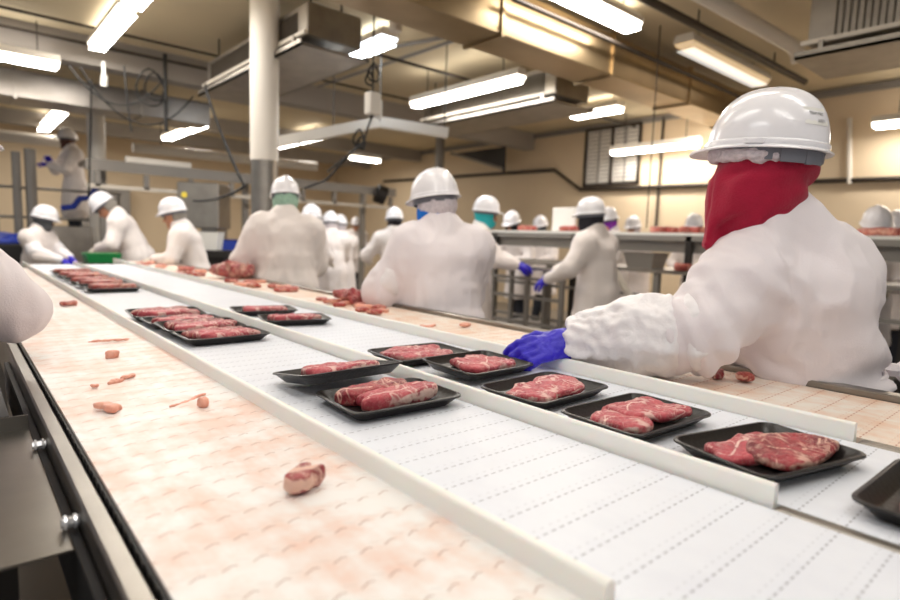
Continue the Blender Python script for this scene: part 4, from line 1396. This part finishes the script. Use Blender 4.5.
# white pillars
t = thing('pillar', 'thick white pillar with bare steel lower half left of centre', 'pillar', (2.06, 4.86, 0))
MB().tube([(0, 0, 0), (0, 0, 1.86)], .112, 24).build('steel_sleeve', 'steel_far', t, True)
MB().tube([(0, 0, 1.86), (0, 0, ZC)], .118, 24).build('painted_shaft', 'white_paint', t, True)
pipe('pillar', 'slimmer white pillar at the left behind the bowing worker', [(1.64, 9.76, 0), (1.64, 9.76, 2.95)], .115, 'white_paint', 'pillar', 20)

# hanging white channel frame
t = thing('hanging_channel', 'white bent channel hanging below the ceiling left of the middle cooling unit', 'channel')
pr = [(-.05, 0), (.05, 0), (.05, .10), (.04, .10), (.04, .012), (-.04, .012), (-.04, .10), (-.05, .10)]
MB().prism(pr, (2.45, 5.55, 2.08), (3.42, 5.15, 2.38)).build('slanted_run', 'white_paint', t)
MB().prism(pr, (3.42, 5.15, 2.38), (3.98, 4.72, 2.30)).build('level_run', 'white_paint', t)
for p in ((2.98, 5.33, 2.28), (3.42, 5.15, 2.45), (3.95, 4.74, 2.36)):
    MB().tube([p, (p[0], p[1], ZC)], .006, 6).build('hanger', 'dark_steel', t)

# hanging control box and cords
t = thing('control_box', 'white electrical box hanging on a black cord', 'control box', (2.55, 3.95, 2.2))
MB().box(-.05, .05, -.045, .045, 0, .17, bev=.008).build('case', 'white_paint', t)
MB().box(.05, .075, -.035, .035, -.02, .12, bev=.006).build('socket', 'white_plastic', t)
def sag(a, b, drop, n=14, wob=0.0, seed=1):
    r = random.Random(seed)
    a, b = Vector(a), Vector(b)
    out = []
    for i in range(n + 1):
        u = i / n
        p = a.lerp(b, u)
        p.z -= drop * 4 * u * (1 - u)
        if 0 < i < n:
            p += Vector((r.uniform(-wob, wob), r.uniform(-wob, wob), 0))
        out.append(p)
    return out
def cable(label, *runs, r=.009):
    o = Vector(runs[0][0])
    b = MB()
    for run in runs:
        b.tube([Vector(p) - o for p in run], r, 6)
    c = b.build('cable', 'cable', None, True)
    c.location = o
    return tag(c, label, 'cable')
loop = lambda c, rr, k=14: [(c[0] + rr * .7 * math.cos(2 * PI * i / k), c[1] + rr * .3 * math.sin(i), c[2] + rr * math.sin(2 * PI * i / k)) for i in range(k + 1)]
cable('black cord coiled above the white electrical box', [(2.55, 3.95, 3.3), (2.55, 3.95, 2.37)], loop((2.56, 3.95, 2.52), .07), loop((2.53, 3.96, 2.47), .05), [(2.55, 3.95, 2.2), (2.5, 4.0, 1.98), (2.3, 4.2, 1.75)], r=.008)
cable('black cord coiled below the white electrical box', loop((2.5, 4.05, 2.02), .07), loop((2.52, 4.05, 1.99), .05), [(2.5, 4.05, 1.98), (2.35, 4.3, 1.7), (2.2, 4.4, 1.62)], r=.009)
cable('tangle of black cables looping below the shiny steel duct', sag((1.0, 7.3, 2.9), (1.9, 7.2, 2.95), .35), sag((1.1, 7.3, 2.9), (2.2, 7.2, 2.8), .45), sag((1.5, 7.25, 3.0), (1.55, 7.2, 2.3), .1), loop((1.75, 7.2, 2.8), .2), loop((1.8, 7.2, 2.82), .15), r=.010)
cable('thick black cord hanging straight down left of the white pillar', [(1.9, 7.2, 3.2), (1.9, 7.2, 2.35)], r=.022)
cable('thin black hose slanting down to the left side of the white pillar', sag((1.75, 5.4, 2.5), (1.98, 5.1, 1.65), .05), sag((1.98, 5.1, 1.65), (1.7, 5.6, 1.52), .04), r=.012)
cable('long thin cable draped from the left duct to the floor machines', sag((1.2, 7.3, 2.8), (1.25, 8.0, 1.6), .05), r=.009)
t = thing('speaker', 'small white ceiling camera on a bracket at the upper left', 'camera', (1.33, 7.4, 2.78))
MB().tube([(0, 0, 0), (0, -.03, .1)], .035, 12).build('housing', 'white_plastic', t, True)
MB().tube([(0, -.01, .1), (0, 0, .25)], .02, 8).build('bracket', 'white_plastic', t, True)
t.name = 'ceiling_camera'

# ------------------------------------------------------------------ raised counter along the right
t = thing('raised_counter', 'long raised steel counter topped with meat in front of the right wall', 'counter', (4.7, 2.0, 0))
MB().box(0, .5, -3.2, 2.75, 1.345, 1.37).build('shelf', 'white_plastic', t)
MB().box(.0, .015, -3.2, 2.75, 1.30, 1.345).build('shelf_edge', 'steel_paint', t)
MB().box(.06, .075, -3.2, 2.75, 1.20, 1.30).build('splash_panel', 'steel_paint', t)
MB().box(-.15, .6, -3.2, 2.75, 1.02, 1.05).build('worktop', 'steel_far', t)
for y in (-3.0, -2.0, -1.15, -.4, .36, 1.55, 2.65):
    MB().box(.0, .05, y, y + .05, 0, 1.344).build('post', 'dark_steel', t)
    MB().box(-.13, -.08, y + .2, y + .25, 0, 1.02).build('leg', 'steel_paint', t)
MB().box(-.12, -.09, -3.0, 2.7, .80, .83).build('stretcher', 'steel_paint', t)
MB().box(-.12, -.09, -3.0, 2.7, .45, .48).build('stretcher', 'steel_paint', t)
MB().box(-.12, .5, -3.0, 2.7, .3, .33).build('undershelf', 'steel_paint', t)
for i, (y, L) in enumerate(((4.35, .2), (3.75, .28), (3.45, .2), (2.72, .2), (2.45, .14), (2.2, .24), (1.85, .22), (1.55, .2), (1.1, .3), (.85, .2))):
    scrap('raw meat piece on the raised counter shelf, %s from the left' % nms[i], 4.9, y, L, .2, .055, .1 * i, 320 + i, 'meat_far', z=1.371, h=.012, cat='meat', name='meat_piece', group='meat pieces on the raised counter')
t = thing('cutting_board', 'white upright board on the raised counter behind the black-hooded worker', 'board', (5.05, 3.98, 1.372))
MB().box(-.012, .012, -.16, .16, 0, .26, bev=.01).build('panel', 'white_plastic', t)
b = MB()
b.box(-.03, .03, -.14, -.11, 0, .03)
b.box(-.03, .03, .11, .14, 0, .03)
b.build('feet', 'white_plastic', t)
t = thing('plastic_tub', 'grey tub under the raised counter shelf right of the black-hooded worker', 'tub', (4.72, 2.78, 1.051))
MB().loops([[(sx * a, sy * c, z) for sx, sy in ((-1, -1), (1, -1), (1, 1), (-1, 1))] for a, c, z in ((.10, .12, 0), (.13, .15, .13), (.14, .16, .14), (.12, .14, .14), (.09, .11, .02))]).build('shell', 'steel_paint', t)
t = thing('cutting_board', 'cream board lying tilted under the raised counter shelf', 'board', (4.75, 2.12, 1.051))
MB().box(-.15, .15, -.19, .19, 0, .02, Matrix.Rotation(-.55, 3, 'Y'), (0, 0, .09), bev=.006).build('panel', 'white_pipe', t)
scrap('red raw meat on the worktop beside the cream tilted board', 4.65, 2.4, .22, .14, .06, .2, 340, 'meat_far', z=1.051, h=.012, cat='meat', name='meat_piece')
pipe('chute_pipe', 'beige slanted chute pipe right of the black-hooded worker', [(4.36, 2.92, 1.10), (4.42, 2.64, .70), (4.44, 2.55, .55), (4.44, 2.55, .0)], .032, 'white_pipe', 'pipe')
# knife rest loop on the counter
pipe('wire_rack', 'dark wire handle standing on the raised counter near the red hood', [(4.85, 2.30, 1.372), (4.85, 2.30, 1.46), (4.85, 1.85, 1.46), (4.85, 1.85, 1.372)], .012, 'dark_pipe', 'rack')

# steel stand between the two glove-wearing workers
t = thing('work_stand', 'steel work stand between the teal-hooded and black-hooded workers', 'stand', (4.36, 3.72, 0))
MB().box(-.17, .15, -.45, .5, .98, 1.0).build('top', 'steel_far', t)
for x in (-.15, .12):
    for y in (-.42, 0, .46):
        MB().box(x - .02, x + .02, y - .02, y + .02, 0, .98).build('leg', 'steel_paint', t)
for z in (.45, .7):
    MB().box(-.165, -.135, -.42, .46, z, z + .03).build('rail', 'steel_paint', t)
MB().box(-.175, -.125, -.45, .5, .88, .91).build('rail', 'steel_paint', t)

# ------------------------------------------------------------------ machinery at the left
t = thing('steel_cabinet', 'big brushed steel box on a stand behind the bare-faced worker', 'cabinet', (2.46, 7.66, 0))
R = Matrix.Rotation(-.66, 3, 'Z')
MB().box(-.25, .25, -.23, .23, 1.28, 1.84, R, (0, 0, 0), bev=.012).build('body', 'steel_far', t)
MB().box(.02, .22, -.18, .18, .0, 1.28, R).build('stand', 'steel_far', t)
MB().tube([R @ Vector((-.16, -.236, 1.68)), R @ Vector((-.16, -.229, 1.68))], .036, 14).build('sticker', 'yellow', t)
t = thing('plastic_tub', 'white square tub beside the bare-faced worker', 'tub', (2.28, 6.91, 1.03))
R2 = Matrix.Rotation(-.7, 3, 'Z')
b = MB().loops([[tuple(R2 @ Vector((sx * a, sy * c, z))) for sx, sy in ((-1, -1), (1, -1), (1, 1), (-1, 1))] for a, c, z in ((.10, .08, 0), (.125, .10, .2), (.13, .105, .21), (.115, .09, .21), (.09, .07, .02))])
b.build('shell', 'white_plastic', t)
t = thing('machine_table', 'dark steel machine stand carrying the white tub behind the belt', 'machine', (2.28, 6.88, 0))
MB().box(-.22, .25, -.18, .2, .95, 1.03, R2).build('top', 'dark_steel', t)
MB().box(-.2, .2, -.15, .16, .0, .95, R2).build('body', 'dark_steel', t)
t = thing('storage_bin', 'dark blue bin between the white tub and the pillar', 'bin', (2.86, 7.3, 0))
MB().loops([[tuple(R2 @ Vector((sx * a, sy * c, z))) for sx, sy in ((-1, -1), (1, -1), (1, 1), (-1, 1))] for a, c, z in ((.2, .2, 0), (.24, .24, 1.14), (.25, .25, 1.15), (.23, .23, 1.15), (.19, .19, .9))]).build('shell', 'blue_plastic', t)
t = thing('overhead_conveyor', 'long overhead steel conveyor crossing behind the workers at the left', 'conveyor', (0, 0, 0))
MB().box(1.3, 6.0, 8.5, 9.0, 2.02, 2.08).build('bed', 'steel_far', t)
MB().box(1.3, 6.0, 8.48, 8.5, 1.96, 2.10).build('side_plate', 'steel_paint', t)
MB().box(1.3, 6.0, 8.48, 8.54, 1.74, 1.79).build('lower_rail', 'white_pipe', t)
for i in range(9):
    x = 1.4 + i * .56
    MB().box(x, x + .06, 8.48, 8.54, 1.76, 1.95).build('strut', 'steel_paint', t)
for x in (1.5, 3.4, 5.5):
    MB().box(x, x + .08, 8.8, 8.88, 0, 2.02).build('leg', 'steel_paint', t)
MB().box(1.75, 2.55, 8.48, 8.56, 2.10, 2.17).build('lamp_bar', 'white_paint', t)
MB().tube([(5.6, 8.5, 2.0), (5.75, 8.45, 1.95)], .16, 14).build('drive_motor', 'dark_steel', t, True)
# platform with railing
t = thing('platform', 'raised steel platform with railing where one worker stands', 'platform', (1.2, 10.3, 0))
MB().box(-1.6, .8, -.5, .8, .92, .98).build('deck', 'steel_paint', t)
for x in (-1.5, -.3, .7):
    for y in (-.45, .75):
        MB().box(x, x + .06, y, y + .06, 0, .92).build('leg', 'steel_paint', t)
for z in (1.35, 1.75):
    MB().tube([(-1.5, -.45, z), (.75, -.45, z)], .02, 8).build('handrail', 'steel_paint', t)
for x in (-1.5, -.72, .72):
    MB().tube([(x, -.45, .98), (x, -.45, 1.77)], .02, 8).build('railing_post', 'steel_paint', t)
pipe('hose', 'blue hose draped over the platform railing by the high worker', [(1.20, 9.74, 1.50), (1.32, 9.66, 1.52), (1.40, 9.64, 1.64), (1.52, 9.56, 1.66), (1.57, 9.55, 1.78), (1.70, 9.52, 1.84)], .042, 'blue_plastic', 'hose')
for lb, x, y, w, ht in (('left', .69, 9.62, .05, 2.2), ('right', .84, 9.58, .065, 2.25)):
    pipe('post', 'grey steel post at the far left, %s one of a pair' % lb, [(x, y, 0), (x, y, ht)], w, 'steel_paint', 'post', 8)
t = thing('waste_bin', 'dark bin heaped with blue liner at the left edge', 'bin', (.36, 8.85, 0))
MB().box(-.55, .5, -.4, .4, 0, 1.02, bev=.02).build('body', 'black', t)
solid('liner', ell((0, 0, 1.04), (.5, .36, .09)), (-.6, -.5, .9), (.6, .5, 1.2), .03, 'blue_plastic', t, lambda V: .04 * ridge(V * 9, 4))
t = thing('machine_table', 'grey steel cabinet below the worker on the platform', 'cabinet', (1.1, 9.2, 0))
MB().box(-.2, .32, -.3, .3, 0, 1.25, bev=.01).build('body', 'steel_far', t)
MB().box(-.19, -.1, -.306, -.30, 1.02, 1.12).build('sticker', 'yellow', t)
t = thing('plastic_tub', 'green tub at the end of the belts beside the bowing worker', 'tub', (1.13, 6.62, 0))
MB().box(-.17, .17, -.15, .15, 0, .90).build('stand', 'dark_steel', t)
MB().loops([[(sx * a, sy * c, z) for sx, sy in ((-1, -1), (1, -1), (1, 1), (-1, 1))] for a, c, z in ((.13, .12, .90), (.15, .14, .98), (.16, .15, .99), (.14, .13, .99), (.12, .11, .92))]).build('shell', 'green_plastic', t)
t = thing('electric_box', 'grey wall cabinet on the far back wall at the left', 'cabinet', (2.6, 14.82, 1.0))
MB().box(-.5, .5, -.15, .15, 0, 1.1, bev=.01).build('case', 'steel_paint', t)
MB().box(-.45, .45, -.165, -.15, .05, 1.05).build('door', 'steel_paint', t)
